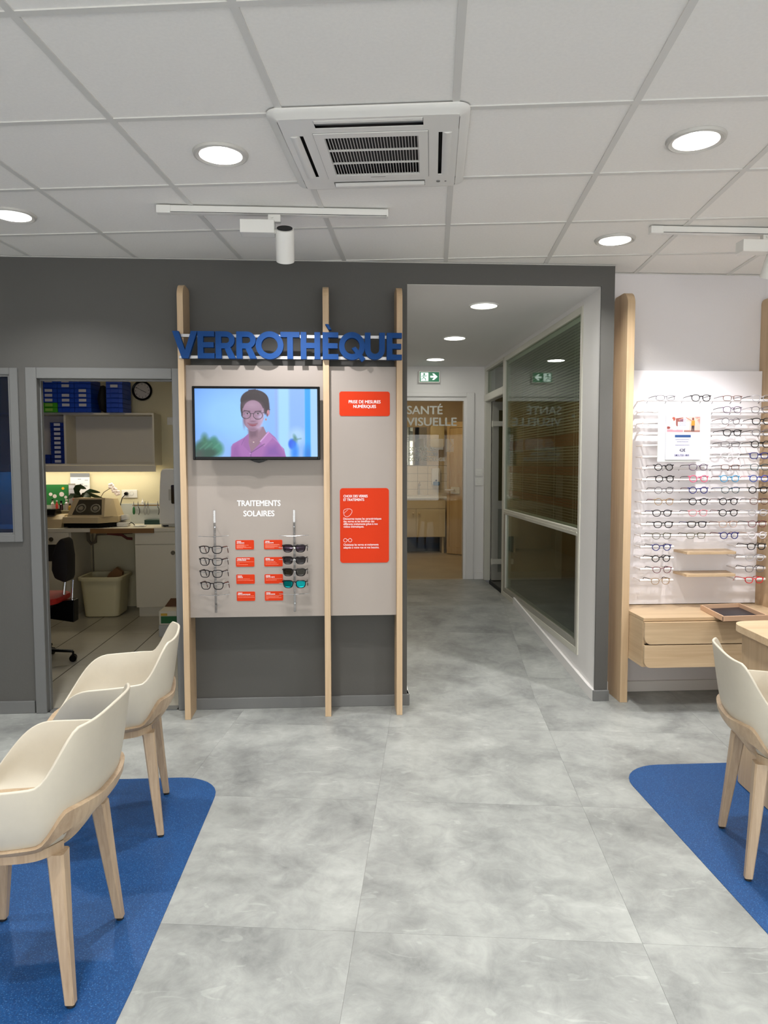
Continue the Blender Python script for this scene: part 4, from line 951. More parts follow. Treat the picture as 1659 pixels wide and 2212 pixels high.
# drawer cabinet
dc = thing('drawer_cabinet', 'floating light oak cabinet with two curved front drawers under the eyewear wall', 'cabinet', (2.3, 4.3, .28))
s = MB(); s.box(1.7875, 3.4, 4.125, 4.555, .561, .580, bev=.001, seg=1); s.build('top', M_oakx, dc)
s = MB(); s.box(1.7875, 3.4, 4.135, 4.550, .283, .560); s.build('carcass', M_oaky, dc)
def drawer(z0, z1):
    r = .040; x0 = 1.790; pts = [(3.4, z0), (3.4, z1), (x0, z1), (x0, z0+r)]
    for k in range(1, 7): a = R(180+k*90/6); pts.append((x0+r+r*math.cos(a), z0+r+r*math.sin(a)))
    s = MB(); s.prism(pts, 4.108, 4.134, bev=.0015); return s.build('drawer', M_oakx, dc)
drawer(.424, .556); drawer(.283, .418)
s = MB(); s.box(1.80, 3.4, 4.128, 4.1345, .418, .424); s.build('gap_shade_strip', M_dark, dc)  # near-black strip painted as the shade between the two drawers
# tray
tr = thing('wooden_tray', 'square light wood tray with a black mat, lying on the oak drawer cabinet', 'tray', (2.37, 4.19, .5805))
TA, TB = Vector((2.205, 4.00, 0)), Vector((2.485, 4.018, 0)); TC, TD = Vector((2.520, 4.385, 0)), Vector((2.245, 4.345, 0))
def wallseg(A, B, nm):
    d = (B-A).normalized(); nrm = Vector((-d.y, d.x, 0))*.009; s = MB()
    s.prism([(A.x, A.y), (B.x, B.y), (B.x+nrm.x, B.y+nrm.y), (A.x+nrm.x, A.y+nrm.y)], .581, .611, axis='z', bev=.0008); return s.build(nm, mat('tray_wood', (206, 170, 140), .5), tr)
for A, B in ((TA, TB), (TB, TC), (TC, TD), (TD, TA)): wallseg(A, B, 'side')
s = MB(); s.prism([(p.x, p.y) for p in (TA.lerp(TC, .02), TB.lerp(TD, .02), TC.lerp(TA, .02), TD.lerp(TB, .02))], .581, .586, axis='z'); s.build('mat', mat('black_mat', (26, 26, 38), .4), tr)
s = MB()
random.seed(3); x = 2.232
while x < 2.42:
    l_ = random.choice((.008, .013, .005)); s.box(x, x+l_, 4.035+.06*(x-2.2), 4.050+.06*(x-2.2), .5861, .5864); x += l_+.004
s.build('print', M_wtext, tr)
s = MB()
for z in (.588, .596, .604): s.cyl((2.204, 4.004, z), (2.204, 3.9995, z), .0022, n=8)
s.build('joint_dowel', M_blackm, tr)
# poster in a clear holder
ph = thing('sign_holder', 'white acrylic holder with an A5 price poster reading 42€, hung on the upper left rods', 'sign holder', (2.1, 4.31, 1.66))
s = MB(); s.box(1.937, 2.268, 4.324, 4.328, 1.503, 1.822, bev=.001, seg=1); s.build('back_plate', mat('holder_white', (206, 208, 206), .25), ph)
s = MB(); s.box(1.937, 1.95, 4.328, 4.395, 1.806, 1.809); s.box(2.25, 2.264, 4.328, 4.395, 1.806, 1.809); s.build('hook', M_sand, ph)
PX0, PX1, PZ0, PZ1 = 1.985, 2.203, 1.517, 1.813
s = MB(); s.box(PX0, PX1, 4.3195, 4.3238, PZ0, PZ1); s.build('poster_sheet', mat('poster_paper', (204, 203, 216), .35), ph)
def ppic(u, v):
    p = Pic(290+u*960, 280+v*462, (205, 170, 168))
    p.poly([(290, 280), (760, 280), (760, 742), (290, 742)], (214, 196, 196), 6); p.poly([(540, 330), (760, 300), (760, 742), (560, 742)], (126, 72, 66), 10); p.ell(480, 350, 50, 60, (150, 70, 55), 10); p.ell(430, 400, 40, 60, (246, 222, 205), 10)
    p.poly([(310, 520), (350, 440), (520, 470), (560, 560), (400, 640), (300, 600)], (240, 232, 238), 12); p.ell(330, 610, 60, 40, (120, 50, 44), 12); p.poly([(290, 660), (760, 660), (760, 742), (290, 742)], (190, 130, 140), 10, .7); p.ell(520, 620, 110, 60, (238, 236, 244), 12); p.line(640, 380, 750, 330, 20, (216, 150, 130), 8)
    p.poly([(778, 280), (1250, 280), (1250, 742), (778, 742)], (206, 166, 158), 6); p.poly([(778, 690), (1250, 690), (1250, 742), (778, 742)], (140, 100, 88), 20); p.poly([(1100, 280), (1250, 280), (1250, 500)], (150, 100, 92), 60, .7); p.poly([(778, 280), (900, 280), (778, 480)], (216, 190, 216), 60, .8)
    p.line(840, 310, 1010, 410, 24, (178, 112, 92), 8); p.line(1220, 330, 1080, 400, 24, (232, 176, 150), 8); p.ell(1042, 350, 30, 42, (110, 60, 48), 8); p.poly([(1000, 400), (1090, 390), (1100, 545), (985, 545)], (236, 126, 40), 8); p.poly([(998, 545), (1085, 545), (1080, 715), (1050, 715), (1042, 600), (1030, 715), (1000, 715)], (44, 34, 38), 8)
    p.poly([(760, 280), (778, 280), (778, 742), (760, 742)], (250, 248, 250), 4)
    p.poly([(605, 435), (935, 435), (935, 670), (605, 670)], (250, 249, 252), 10)
    return p.c
paint_plane('photo_print', PX0+.006, PX1-.004, PZ0+.168, PZ0+.262, 4.3193, 110, 54, ppic, attr_mat('poster_print', 0), ph)
M_ink = mat('grey_ink', (96, 96, 140), .6); M_ink2 = mat('dark_ink', (50, 50, 72), .6); M_navy = mat('navy_print', (24, 66, 120), .6)
s = MB(); s.box(2.042, 2.142, 4.3190, 4.3195, 1.653, 1.668); s.build('print_band', M_navy, ph)
s = MB()
for z, x0, x1 in ((1.640, 2.046, 2.132), (1.626, 2.056, 2.128), (1.606, 2.046, 2.134), (1.762, 2.068, 2.108), (1.753, 2.072, 2.104), (1.744, 2.062, 2.114), (1.736, 2.070, 2.106), (1.727, 2.060, 2.114)):
    x = x0
    while x < x1: l_ = random.uniform(.004, .010); s.box(x, min(x+l_, x1), 4.3186, 4.3192, z-.0013, z+.0013); x += l_+.0014
s.build('small_print', M_ink, ph)
text('42€', .027, (2.091, 4.3188, 1.566), 'lettering', M_ink2, ph, align='CENTER', width=.038)
text('ÉCOUTER VOIR', .017, (2.089, 4.3188, 1.538), 'lettering', M_ink, ph, align='CENTER', width=.092)
s = MB(); 
for x in (2.0555, 2.1165): s.cyl((x, 4.3185, 1.5443), (x, 4.3192, 1.5443), .0036, n=12)
s.build('logo_dot', M_ink2, ph)
# rows of eyeglasses
OR = ['topmost', 'second', 'third', 'fourth', 'fifth', 'sixth', 'seventh', 'eighth', 'ninth', 'tenth', 'eleventh', 'twelfth', 'thirteenth', 'fourteenth', 'fifteenth', 'sixteenth', 'lowest']
POS = {1: 'leftmost', 2: 'second from the left', 3: 'third from the left', 4: 'rightmost'}
CXS = {1: 1.980, 2: 2.197, 3: 2.400, 4: 2.588}
C = dict(black=BK, grey=(96, 92, 98), silver=(168, 166, 172), clear=(214, 208, 214), navy=(38, 42, 108), purple=(70, 44, 78), brown=(96, 62, 52), tortoise=(92, 52, 34), pink=(226, 96, 128), blue=(74, 148, 190), royal=(44, 70, 150), gold=(150, 120, 80), teal=(44, 70, 76), rose=(206, 122, 132), olive=(78, 76, 52), wine=(98, 32, 46), red=(196, 38, 44), beige=(178, 146, 128))
rowsG = {0: [(1, 'rect', 'grey', 'black'), (2, 'panto', 'black', 'black'), (3, 'rect', 'brown', 'grey'), (4, 'panto', 'silver', 'black')],
 1: [(3, 'panto', 'purple', 'black'), (4, 'panto', 'grey', 'silver')], 2: [(3, 'round', 'grey', 'brown'), (4, 'panto', 'black', 'black')],
 3: [(3, 'panto', 'black', 'black'), (4, 'panto', 'grey', 'black')], 4: [(3, 'rect', 'grey', 'black'), (4, 'round', 'black', 'black')],
 5: [(3, 'cat', 'clear', 'clear'), (4, 'square', 'navy', 'black')],
 6: [(1, 'octagon', 'black', 'grey'), (2, 'panto', 'purple', 'black'), (3, 'rect', 'tortoise', 'black'), (4, 'panto', 'teal', 'black')],
 7: [(1, 'round', 'black', 'black'), (2, 'round', 'pink', 'black'), (3, 'round', 'blue', 'wine'), (4, 'round', 'royal', 'rose')],
 8: [(1, 'round', 'grey', 'black'), (2, 'octagon', 'navy', 'wine'), (3, 'panto', 'teal', 'navy'), (4, 'round', 'black', 'black')],
 9: [(1, 'round', 'gold', 'wine'), (2, 'round', 'black', 'black'), (3, 'round', 'black', 'brown'), (4, 'panto', 'brown', 'black')],
 10: [(1, 'panto', 'black', 'navy'), (2, 'panto', 'rose', 'black'), (3, 'round', 'black', 'wine'), (4, 'round', 'silver', 'silver')],
 11: [(1, 'panto', 'black', 'black'), (2, 'square', 'black', 'navy'), (3, 'panto', 'beige', 'brown'), (4, 'panto', 'wine', 'black')],
 12: [(1, 'panto', 'olive', 'black'), (2, 'square', 'olive', 'black'), (3, 'round', 'navy', 'wine'), (4, 'round', 'clear', 'beige')],
 13: [(1, 'octagon', 'navy', 'black'), (4, 'panto', 'black', 'black')], 14: [(1, 'octagon', 'black', 'black'), (4, 'panto', 'silver', 'silver')],
 15: [(1, 'cat', 'wine', 'black'), (4, 'panto', 'grey', 'black')], 16: [(1, 'panto', 'gold', 'black'), (4, 'cat', 'red', 'red')]}
random.seed(11)
words = {'panto': 'rounded', 'rect': 'narrow rectangular', 'square': 'rectangular', 'cat': 'upswept', 'round': 'round', 'octagon': 'octagonal'}
for k, row in rowsG.items():
    for col_, shp, c_, t_ in row:
        if k < 13: where = f'{POS[col_]} on the {OR[k]} rod of the eyewear wall' if not (1 <= k <= 5) else f'{"nearer the poster" if col_ == 3 else "rightmost"} on the {OR[k]} rod, right of the poster'
        else: where = f'on the {OR[k]} short rod {"left" if col_ == 1 else "right"} of the small oak ledges'
        lab = f'{c_} {words[shp]} eyeglasses, {where}'
        rr_ = .0026 if c_ in ('pink', 'black', 'blue', 'royal', 'navy', 'clear', 'red') else .0018
        x_ = CXS[col_]+random.uniform(-.006, .006)-(.01 if (k >= 13 and col_ == 4) else 0)
        glasses(shp, C[c_], C[t_], (x_, 4.322, RZ[k]+.0065), lab, 'eyeglasses on the rods of the eyewear wall', r=rr_, wid=.126, rot=R(random.uniform(-3, 3)), tlen=.135, drop=.024)
# ================================================================== CHAIRS
def se(u, n): return math.copysign(abs(u)**(2/n), u)
def sm(a, b, x): t = min(1, max(0, (x-a)/(b-a))); return t*t*(3-2*t)
Z0 = .425
def rim_h(p):           # p: angle from the back in degrees (0 = back, 180 = front)
    p = abs(p)
    h = .800 - .008*sm(0, 30, p) - .145*sm(32, 66, p) - .008*sm(66, 110, p)
    return h - .190*sm(96, 168, p) - .007*sm(160, 180, p)
def shell_xy(p, rho):
    a = R(p); x, y = math.sin(a), math.cos(a)
    n = 2.9
    return .290*se(x, n)*rho, (.262 if y > 0 else .255)*se(y, n)*rho
def shell_pt(p, t, off=0.0):
    h = rim_h(p); u = t*math.pi/2; n = 5.0
    rho = math.sin(u)**(2/n) if t > 0 else 0; zt = 1-math.cos(u)**(2/n) if t < 1 else 1
    z = Z0+(h-Z0)*zt; lean = .80+.20*((z-Z0)/(.80-Z0))**.9 if z > Z0 else .80
    if abs(p) > 110: lean = lean+(1-lean)*.55*sm(112, 160, abs(p))
    x, y = shell_xy(p, rho*lean)
    return Vector((x, y, z))
def make_chair():
    t = thing('shell_armchair', '', 'chair', (0, 0, 0), group='ivory shell armchairs with wooden legs')
    NP, NT = 96, 34
    P = [[shell_pt(-180+360*i/NP, (j/NT)) for j in range(1, NT+1)] for i in range(NP)]
    s = MB(); bm = s.bm; V = [[bm.verts.new(p) for p in row] for row in P]; c0 = bm.verts.new((0, 0, Z0))
    for i in range(NP):
        A, B = V[i], V[(i+1) % NP]; bm.faces.new((c0, A[0], B[0]))
        for j in range(NT-1): bm.faces.new((A[j], A[j+1], B[j+1], B[j]))
    bmesh.ops.recalc_face_normals(bm, faces=bm.faces)
    # make sure the normals look inward/up so that thickness grows outward
    o = s.build('seat_shell', M_shell, t, smooth=True, recalc=False)
    md = o.modifiers.new('thickness', 'SOLIDIFY'); md.thickness = .010; md.offset = 1 if o.data.polygons[0].normal.z < 0 else -1
    bv = o.modifiers.new('soft', 'BEVEL'); bv.width = .004; bv.segments = 3; bv.limit_method = 'ANGLE'; bv.angle_limit = R(50)
    for p in o.data.polygons: p.use_smooth = True
    # bent wood cradle hugging the lower shell
    def find(p, z):
        lo, hi = 0, 1
        for _ in range(24):
            m_ = (lo+hi)/2
            if shell_pt(p, m_).z < z: lo = m_
            else: hi = m_
        return hi
    s = MB(); bm = s.bm; rings = []
    N = 84
    for i in range(N):
        p = -180+360*i/N; ap = abs(p)
        top = .555+.010*sm(0, 26, ap)-.092*sm(40, 64, ap)-.018*sm(70, 120, ap)-.030*sm(115, 150, ap)
        bot = min(.512-.082*sm(14, 42, ap)-.006*sm(60, 120, ap), top-.008)
        def outp(z, off):
            q = shell_pt(p, find(p, max(z, Z0+.003))); d = Vector((q.x, q.y, 0)).normalized(); k_ = min(1, (max(z, Z0)-Z0)/.05)
            return Vector((q.x, q.y, z))+d*(off)
        a = outp(top, .0105); b = outp(bot, .0105 if bot > Z0+.02 else .004); thk = .020
        dd = Vector((a.x, a.y, 0)).normalized()
        mid = outp((top+bot)/2, .0105)
        rings.append([a, a+dd*thk*.75+Vector((0, 0, -.004)), mid+dd*thk, b+dd*thk*.9+Vector((0, 0, .0)), b+Vector((0, 0, -.004)), mid])
    VV = [[bm.verts.new(q) for q in r_] for r_ in rings]
    for i in range(N):
        A, B = VV[i], VV[(i+1) % N]
        for k in range(6): bm.faces.new((A[k], A[(k+1) % 6], B[(k+1) % 6], B[k]))
    s.build('wooden_cradle', M_oakleg, t, smooth=True)
    ring = []
    for i in range(N):
        p = -180+360*i/N; q = shell_pt(p, find(p, .446)); d = Vector((q.x, q.y, 0)).normalized(); q = q+d*(.024 if abs(p) > 30 else .0); ring.append((q.x, q.y))
    s = MB(); s.prism(ring, .421, .447, axis='z'); s.build('under_plate', M_oakleg, t)
    for sx in (-1, 1):
        for sy in (-1, 1):
            s = MB(); bm = s.bm; secs = []
            for z, x_, y_, w_, d_ in ((.4215, .149, .148, .032, .031), (.405, .152, .151, .030, .029), (.20, .173, .170, .0225, .0225), (.012, .191, .190, .0165, .0165)):
                secs.append([bm.verts.new((sx*x_+a*w_*.8, sy*y_+b*d_*.8, z)) for a, b in ((-1, -.75), (-.75, -1), (.75, -1), (1, -.75), (1, .75), (.75, 1), (-.75, 1), (-1, .75))])
            for A, B in zip(secs, secs[1:]):
                for k in range(8): bm.faces.new((A[k], A[(k+1) % 8], B[(k+1) % 8], B[k]))
            bm.faces.new(secs[0]); bm.faces.new(secs[-1])
            leg = s.build('leg', M_oakleg, t)
            s = MB(); s.cyl((sx*.192, sy*.191, .0022), (sx*.191, sy*.190, .0125), .0115, n=12); s.build('foot_glide', M_blackm, leg)
    return t
ch = make_chair()
ch.location = (-.930, 2.145, 0); ch.rotation_euler = (0, 0, R(-92.7)); ch['label'] = 'ivory shell armchair with oak legs at lower left, nearest to the viewer'
c2 = copy_tree(ch); c2.location = (-.949, 3.013, 0); c2.rotation_euler = (0, 0, R(-80)); c2['label'] = 'ivory shell armchair with oak legs behind the nearest one, beside the workshop door'
c3 = copy_tree(ch); c3.location = (1.685, 2.546, 0); c3.rotation_euler = (0, 0, R(74.4)); c3['label'] = 'ivory shell armchair with oak legs at right edge, facing the desk'
# ================================================================== DESK at right
dk = thing('desk', 'light oak desk with a rounded corner top, cut by the right edge of the photo', 'desk', (2.6, 2.8, 0))
def deskpoly(x0, y1, r, x1=3.5, y0=2.3):
    # front-left edge runs away to the right towards the viewer
    A = Vector((x0, y1)); e1 = Vector((1.9-1.83, -1)).normalized()
    pts = []
    P0 = Vector((x0, y1)); dl_ = Vector((-.10, -.62)).normalized()
    return pts
C0 = Vector((1.835, 3.262)); 
def dpoly(ins):
    r = .085-ins*.5; dL = Vector((-.105, -.80)).normalized(); dT = Vector((1, .045)).normalized()
    c = C0+Vector((ins, -ins)); pts = []
    pL = c+dL*r; pT = c+dT*r
    for k in range(9):
        t_ = k/8; pts.append(tuple((1-t_)**2*pL+2*t_*(1-t_)*c+t_*t_*pT))
    return pts+[tuple(c+dT*1.4), tuple(c+dT*1.4+Vector((0, -.85))), tuple(c+dL*.92+Vector((.05, 0)))]
s = MB(); s.prism(dpoly(0), .717, .750, axis='z', bev=.0015); s.build('desk_top', M_oakx, dk)
s = MB(); s.prism(dpoly(.022), .006, .7165, axis='z'); s.build('side_panel', M_oak, dk)
# ================================================================== WORKSHOP
area_light('workshop_lamp', (-2.2, 6.0, 2.64), .5, P_WORKC, (1, .86, .62), shape='SQUARE')
t = thing('workshop_ceiling_light', 'square ceiling light panel of the workshop, out of sight above the door head', 'ceiling light', (-2.2, 6.0, 2.64)); s = MB(); s.box(-2.47, -1.93, 5.73, 6.27, 2.643, 2.65); s.build('frame', M_plast, t)
kb = thing('base_cabinet', 'white base cabinet with a round knob at the right of the workshop counter', 'cabinet', (-1.6, 7.4, 0))
s = MB(); s.box(-2.005, -.95, 7.15, 7.69, .092, .838); s.build('body', M_lam, kb)
s = MB(); s.box(-1.985, -.95, 7.17, 7.6, 0, .092); s.build('plinth', M_lam, kb)
s = MB(); s.box(-2.0, -1.52, 7.128, 7.149, .098, .712, bev=.002, seg=1); dr = s.build('door', M_lam, kb)
def knob(x, z, par): 
    s = MB(); s.cyl((x, 7.128, z), (x, 7.122, z), .021, n=20); s.cyl((x, 7.122, z), (x, 7.112, z), .012, n=16); return s.build('knob', mat('knob_bronze', (96, 88, 72), .35, metal=.6), par)
knob(-1.638, .632, dr)
s = MB(); s.box(-2.0, -.95, 7.128, 7.149, .718, .836, bev=.002, seg=1); s.build('drawer_front', M_lam, kb)
kc = thing('base_cabinet', 'white base cabinet with a drawer behind the swivel chair in the workshop', 'cabinet', (-3.2, 7.4, 0))
s = MB(); s.box(-3.6, -2.613, 7.15, 7.69, .092, .838); s.build('body', M_lam, kc)
s = MB(); s.box(-3.6, -2.62, 7.145, 7.6, 0, .092); s.build('plinth', M_lam, kc)
s = MB(); s.box(-3.58, -2.628, 7.128, 7.149, .722, .836, bev=.002, seg=1); d_ = s.build('drawer_front', M_lam, kc); knob(-2.795, .773, d_)
s = MB(); s.box(-3.58, -2.70, 7.14, 7.1505, .56, .72); s.build('slot_shade', M_dark, kc)  # dark sheet on the front, stands for the shade inside a gap
s = MB(); s.box(-3.58, -2.628, 7.128, 7.149, .098, .555, bev=.002, seg=1); s.build('door', M_lam, kc)
s = MB(); s.box(-3.75, -.95, 7.13, 7.699, .839, .876, bev=.002, seg=1); s.build('worktop', M_lam, label='white laminate worktop running along the workshop back wall', cat='worktop')
s = MB(); s.box(-2.42, -1.815, 7.112, 7.1295, .828, .874, bev=.001, seg=1); s.build('wood_strip', wood('old_wood', (150, 112, 60), (112, 78, 40), 'x'), label='worn brown wooden strip fixed along the worktop front edge', cat='strip')
s = MB(); s.box(-3.75, -.95, 7.685, 7.699, .8765, 1.086, bev=.001, seg=1); s.build('splashback', mat('grey_splash', (186, 190, 186), .5), label='low pale grey splashback panel behind the workshop counter', cat='splashback')
pp = thing('drain_pipe', 'thin waste pipe and trap in the shade below the worktop', 'pipe', (-2.4, 7.55, .2))
s = MB(); s.tube([(-2.56, 7.60, .0), (-2.56, 7.60, .80)], .008, n=8); s.build('pipe', mat('dull_pipe', (120, 108, 84), .5), pp)
s = MB(); s.tube([(-2.52, 7.35, .82), (-2.52, 7.35, .74), (-2.49, 7.35, .70), (-2.45, 7.35, .72), (-2.44, 7.36, .80), (-2.1, 7.4, .81)], .016, n=10); s.build('trap', mat('trap_grey', (96, 84, 66), .5), pp)
hk = thing('hand_tool', 'dark red handled tool hanging under the worktop', 'tool', (-2.15, 7.3, .78)); s = MB(); s.tube([(-2.30, 7.25, .815), (-2.16, 7.25, .80), (-2.11, 7.25, .765), (-2.06, 7.25, .76)], .014, n=8); s.build('handle', mat('dark_red', (96, 30, 24), .5), hk)
s = MB(); s.cyl((-2.31, 7.25, .815), (-2.31, 7.25, .8385), .006, n=8); s.build('hook', M_steel, hk)
# wall cabinet
uc = thing('wall_cabinet', 'open fronted cream wall cabinet with a divider above the workshop counter', 'cabinet', (-2.9, 7.55, 1.49))
s = MB(); s.box(-4.1, -1.862, 7.40, 7.70, 1.990, 2.008); s.build('top', M_lam, uc)
s = MB(); s.box(-4.1, -1.862, 7.40, 7.70, 1.487, 1.503); s.build('shelf', M_lam, uc)
s = MB(); s.box(-1.880, -1.862, 7.40, 7.70, 1.503, 1.990); s.build('side_panel', M_lam, uc)
s = MB(); s.box(-4.1, -4.08, 7.40, 7.70, 1.503, 1.990); s.build('side_panel', M_lam, uc)
s = MB(); s.box(-2.745, -2.725, 7.40, 7.69, 1.503, 1.990); s.build('divider', M_lam, uc)
s = MB(); s.box(-4.08, -1.88, 7.675, 7.698, 1.503, 1.990); s.build('back_panel', M_lam, uc)
s = MB(); s.box(-4.1, -1.850, 7.375, 7.398, 1.421, 1.486, bev=.001, seg=1); s.build('light_pelmet', M_lam, uc)
s = MB(); s.box(-4.0, -1.9, 7.50, 7.53, 1.468, 1.486); s.build('light_strip', mat('strip_lamp', (255, 240, 205), .4, emit=3.0), uc)
area_light('strip_lamp', (-2.75, 7.515, 1.466), 1.7, P_WORK*2.6, C_STRIP, shape='RECTANGLE', h=.03)
# bins
M_binb = mat('blue_bin', (22, 74, 190), .4); M_bing = mat('green_bin', (70, 170, 30), .4); M_card = mat('bin_card', (206, 206, 214), .6); M_bind = mat('blue_bin_edge', (12, 46, 130), .4)
BP = {}
def bin_(x, z, c, card, lab, grp, W=.160, D=.30, Y=7.33, hh=.0455):
    key = (c.name, card, W)
    if key in BP: o = copy_tree(BP[key]); o['label'] = lab; o['group'] = grp
    else:
        o = thing('storage_bin', lab, 'storage bin', (0, 0, 0), group=grp)
        s = MB(); s.box(.001, W-.001, .006, D, .0005, hh-.003, bev=.002, seg=1); s.box(0, W, 0, D, hh-.007, hh-.001, bev=.0015, seg=1); s.build('tray_body', c, o)
        s = MB(); s.box(W*.25, W*.75, -.002, .006, .006, .010); s.box(W*.25, W*.25+.004, -.002, .006, .006, hh-.008); s.box(W*.75-.004, W*.75, -.002, .006, .006, hh-.008); s.build('label_holder', c, o)
        if card: s = MB(); s.box(W*.25+.003, W*.75-.003, -.0005, .003, .010, hh-.008); s.build('label_card', M_card if card == 1 else mat('green_card', (140, 190, 80), .6), o)
        BP[key] = o
    o.location = (x, Y, z); return o
cards = [[1, 0, 1, 1, 1, 2, 2], [1, 1, 0, 1, 1, 1, 0], [0, 0, 1, 1, 1, 1, 0]]
ordn = ['topmost', 'second from the top', 'third from the top', 'fourth from the top', 'fifth from the top', 'sixth from the top', 'bottom']
ord9 = ['topmost', 'second from the top', 'third from the top', 'fourth from the top', 'middle', 'fourth from the bottom', 'third from the bottom', 'second from the bottom', 'lowest']
for c_ in range(3):
    for k in range(7):
        green = c_ == 0 and k >= 5
        bin_(-2.935+.1625*c_, 2.0085+.0468*(6-k), M_bing if green else M_binb, cards[c_][k], f'{"green" if green else "blue"} bin, {ordn[k]} in the {("left", "middle", "right")[c_]} stack on the wall cabinet', 'plastic bins stacked on the wall cabinet')
for k in range(7): bin_(-2.305, 2.0085+.0468*(6-k), M_binb, 1 if k == 1 else 0, f'dark blue plastic bin {ordn[k]} in the stack beside the wall clock', 'plastic bins beside the clock', W=.1605)
for k in range(9): bin_(-2.885, 1.504+.0455*(8-k), M_bind, 1, f'blue white-carded bin inside the wall cabinet, {ord9[k]} of its stack', 'blue bins inside the wall cabinet', W=.138, D=.25, Y=7.415, hh=.045)
for k in range(2): bin_(-3.03, 1.504+.0455*k, M_bind, 0, ('lower', 'upper')[k]+' of two plain blue bins at the left inside the wall cabinet', 'plain blue bins inside the wall cabinet', W=.139, D=.25, Y=7.415, hh=.045)
s = MB(); s.sphere((-2.37, 7.50, 2.15), .14, (.42, .9, 1.0), n=16); s.bm.verts.ensure_lookup_table()
for v in s.bm.verts:
    v.co.z = max(v.co.z, 2.009); v.co.x += .012*math.sin(v.co.z*60)
s.build('black_bag', M_blackm, smooth=True, label='slumped black bag between the blue bin stacks on the wall cabinet', cat='bag')
# clock
ck = thing('wall_clock', 'round black rimmed wall clock with a grey white dial on the workshop wall', 'clock', (-2.047, 7.69, 2.258))
s = MB(); s.cap0 = False; s.lathe([(.101, 0), (.103, -.022), (.097, -.030), (.084, -.026), (.080, -.012)], (-2.047, 7.70, 2.258), 40, axis='y'); s.build('rim', M_black, ck, smooth=True)
s = MB(); s.lathe([(.0001, -.012), (.081, -.012)], (-2.047, 7.70, 2.258), 40, axis='y'); s.build('dial', mat('dial', (206, 200, 194), .5), ck)
for k in range(12):
    a = R(90-30*(k+1)+3); text(str(k+1), .019, (-2.047+.068*math.cos(a), 7.6875, 2.258+.068*math.sin(a)-.0065), 'numeral', M_blackm, ck, align='CENTER', bold=.0004)
def hand(a, l, w_): 
    d = Vector((math.sin(R(a)), 0, math.cos(R(a)))); p = Vector((-2.047, 7.6865, 2.258)); s = MB(); s.cyl(p-d*.012, p+d*l, w_, n=6); s.build('hand', M_blackm, ck)
hand(299, .066, .0017); hand(115, .045, .0023)
# socket, plug, switch
so = thing('power_socket', 'white double wall socket with a black plug above the workshop counter', 'socket', (-2.2, 7.69, 1.19))
s = MB(); s.box(-2.283, -2.123, 7.690, 7.70, 1.147, 1.230, bev=.003); s.build('plate', M_plast, so)
for x in (-2.232, -2.180):
    s = MB(); s.cap0 = False; s.lathe([(.0001, .003), (.018, .003), (.020, -.0015), (.0215, -.0005)], (x, 7.690, 1.19), 24, axis='y'); s.build('outlet', mat('outlet_grey', (176, 176, 174), .4), so)
pg = thing('power_cable', 'black plug and cable dropping from the socket to the edging machine', 'cable', (-2.232, 7.68, 1.19))
s = MB(); s.cyl((-2.232, 7.687, 1.19), (-2.232, 7.655, 1.19), .020, .017, n=18); s.build('plug', M_black, pg)
s = MB(); s.tube([(-2.232, 7.66, 1.185), (-2.262, 7.64, 1.15), (-2.275, 7.63, 1.10), (-2.280, 7.62, 1.05), (-2.30, 7.61, 1.01), (-2.345, 7.58, .975), (-2.36, 7.5, .94)], .0045, n=8); s.build('cord', M_black, pg)
s = MB(); s.box(-1.800, -1.715, 7.690, 7.70, 1.905, 1.985, bev=.003); sw = s.build('wall_switch', M_plast, label='white light switch on the workshop wall beside the wall cabinet', cat='switch')
s = MB(); s.box(-1.778, -1.737, 7.686, 7.691, 1.925, 1.965, bev=.002); s.build('rocker', M_plast, sw)
# edging machine
M_beige = mat('aged_beige_plastic', (196, 176, 138), .5)
em = thing('lens_machine', 'beige lens edging machine with two clear drums behind a window, on the counter', 'machine', (-2.46, 7.4, .877))
s = MB(); s.prism([(-2.695, 7.19), (-2.36, 7.15), (-2.22, 7.30), (-2.22, 7.52), (-2.695, 7.52)], .885, .922, axis='z', bev=.004); s.build('black_base', M_black, em)
s = MB(); s.prism([(-2.705, 7.185), (-2.355, 7.145), (-2.205, 7.30), (-2.205, 7.53), (-2.705, 7.53)], .922, .985, axis='z', bev=.006)
bm = s.bm
lo = [(-2.665, 7.20, .985), (-2.30, 7.165, .985), (-2.215, 7.31, .985), (-2.215, 7.52, .985), (-2.665, 7.52, .985)]; hi = [(-2.625, 7.30, 1.165), (-2.325, 7.29, 1.165), (-2.265, 7.35, 1.155), (-2.265, 7.50, 1.150), (-2.625, 7.50, 1.160)]
A = [bm.verts.new(p) for p in lo]; B = [bm.verts.new(p) for p in hi]; bm.faces.new(B)
for k in range(5): bm.faces.new((A[k], A[(k+1) % 5], B[(k+1) % 5], B[k]))
s.build('housing', M_beige, em)
def onface(u, v, off=.003):   # on the sloped front face
    a = Vector(lo[0]).lerp(Vector(lo[1]), u); b = Vector(hi[0]).lerp(Vector(hi[1]), u); p = a.lerp(b, v)
    nrm = (Vector(lo[1])-Vector(lo[0])).cross(Vector(hi[0])-Vector(lo[0])).normalized(); return p+nrm*off
s = MB(); bm = s.bm; bm.faces.new([bm.verts.new(onface(*q)) for q in ((.12, .10), (.93, .10), (.90, .90), (.18, .90))]); s.build('window', mat('smoky_window', (66, 60, 48), .15), em)
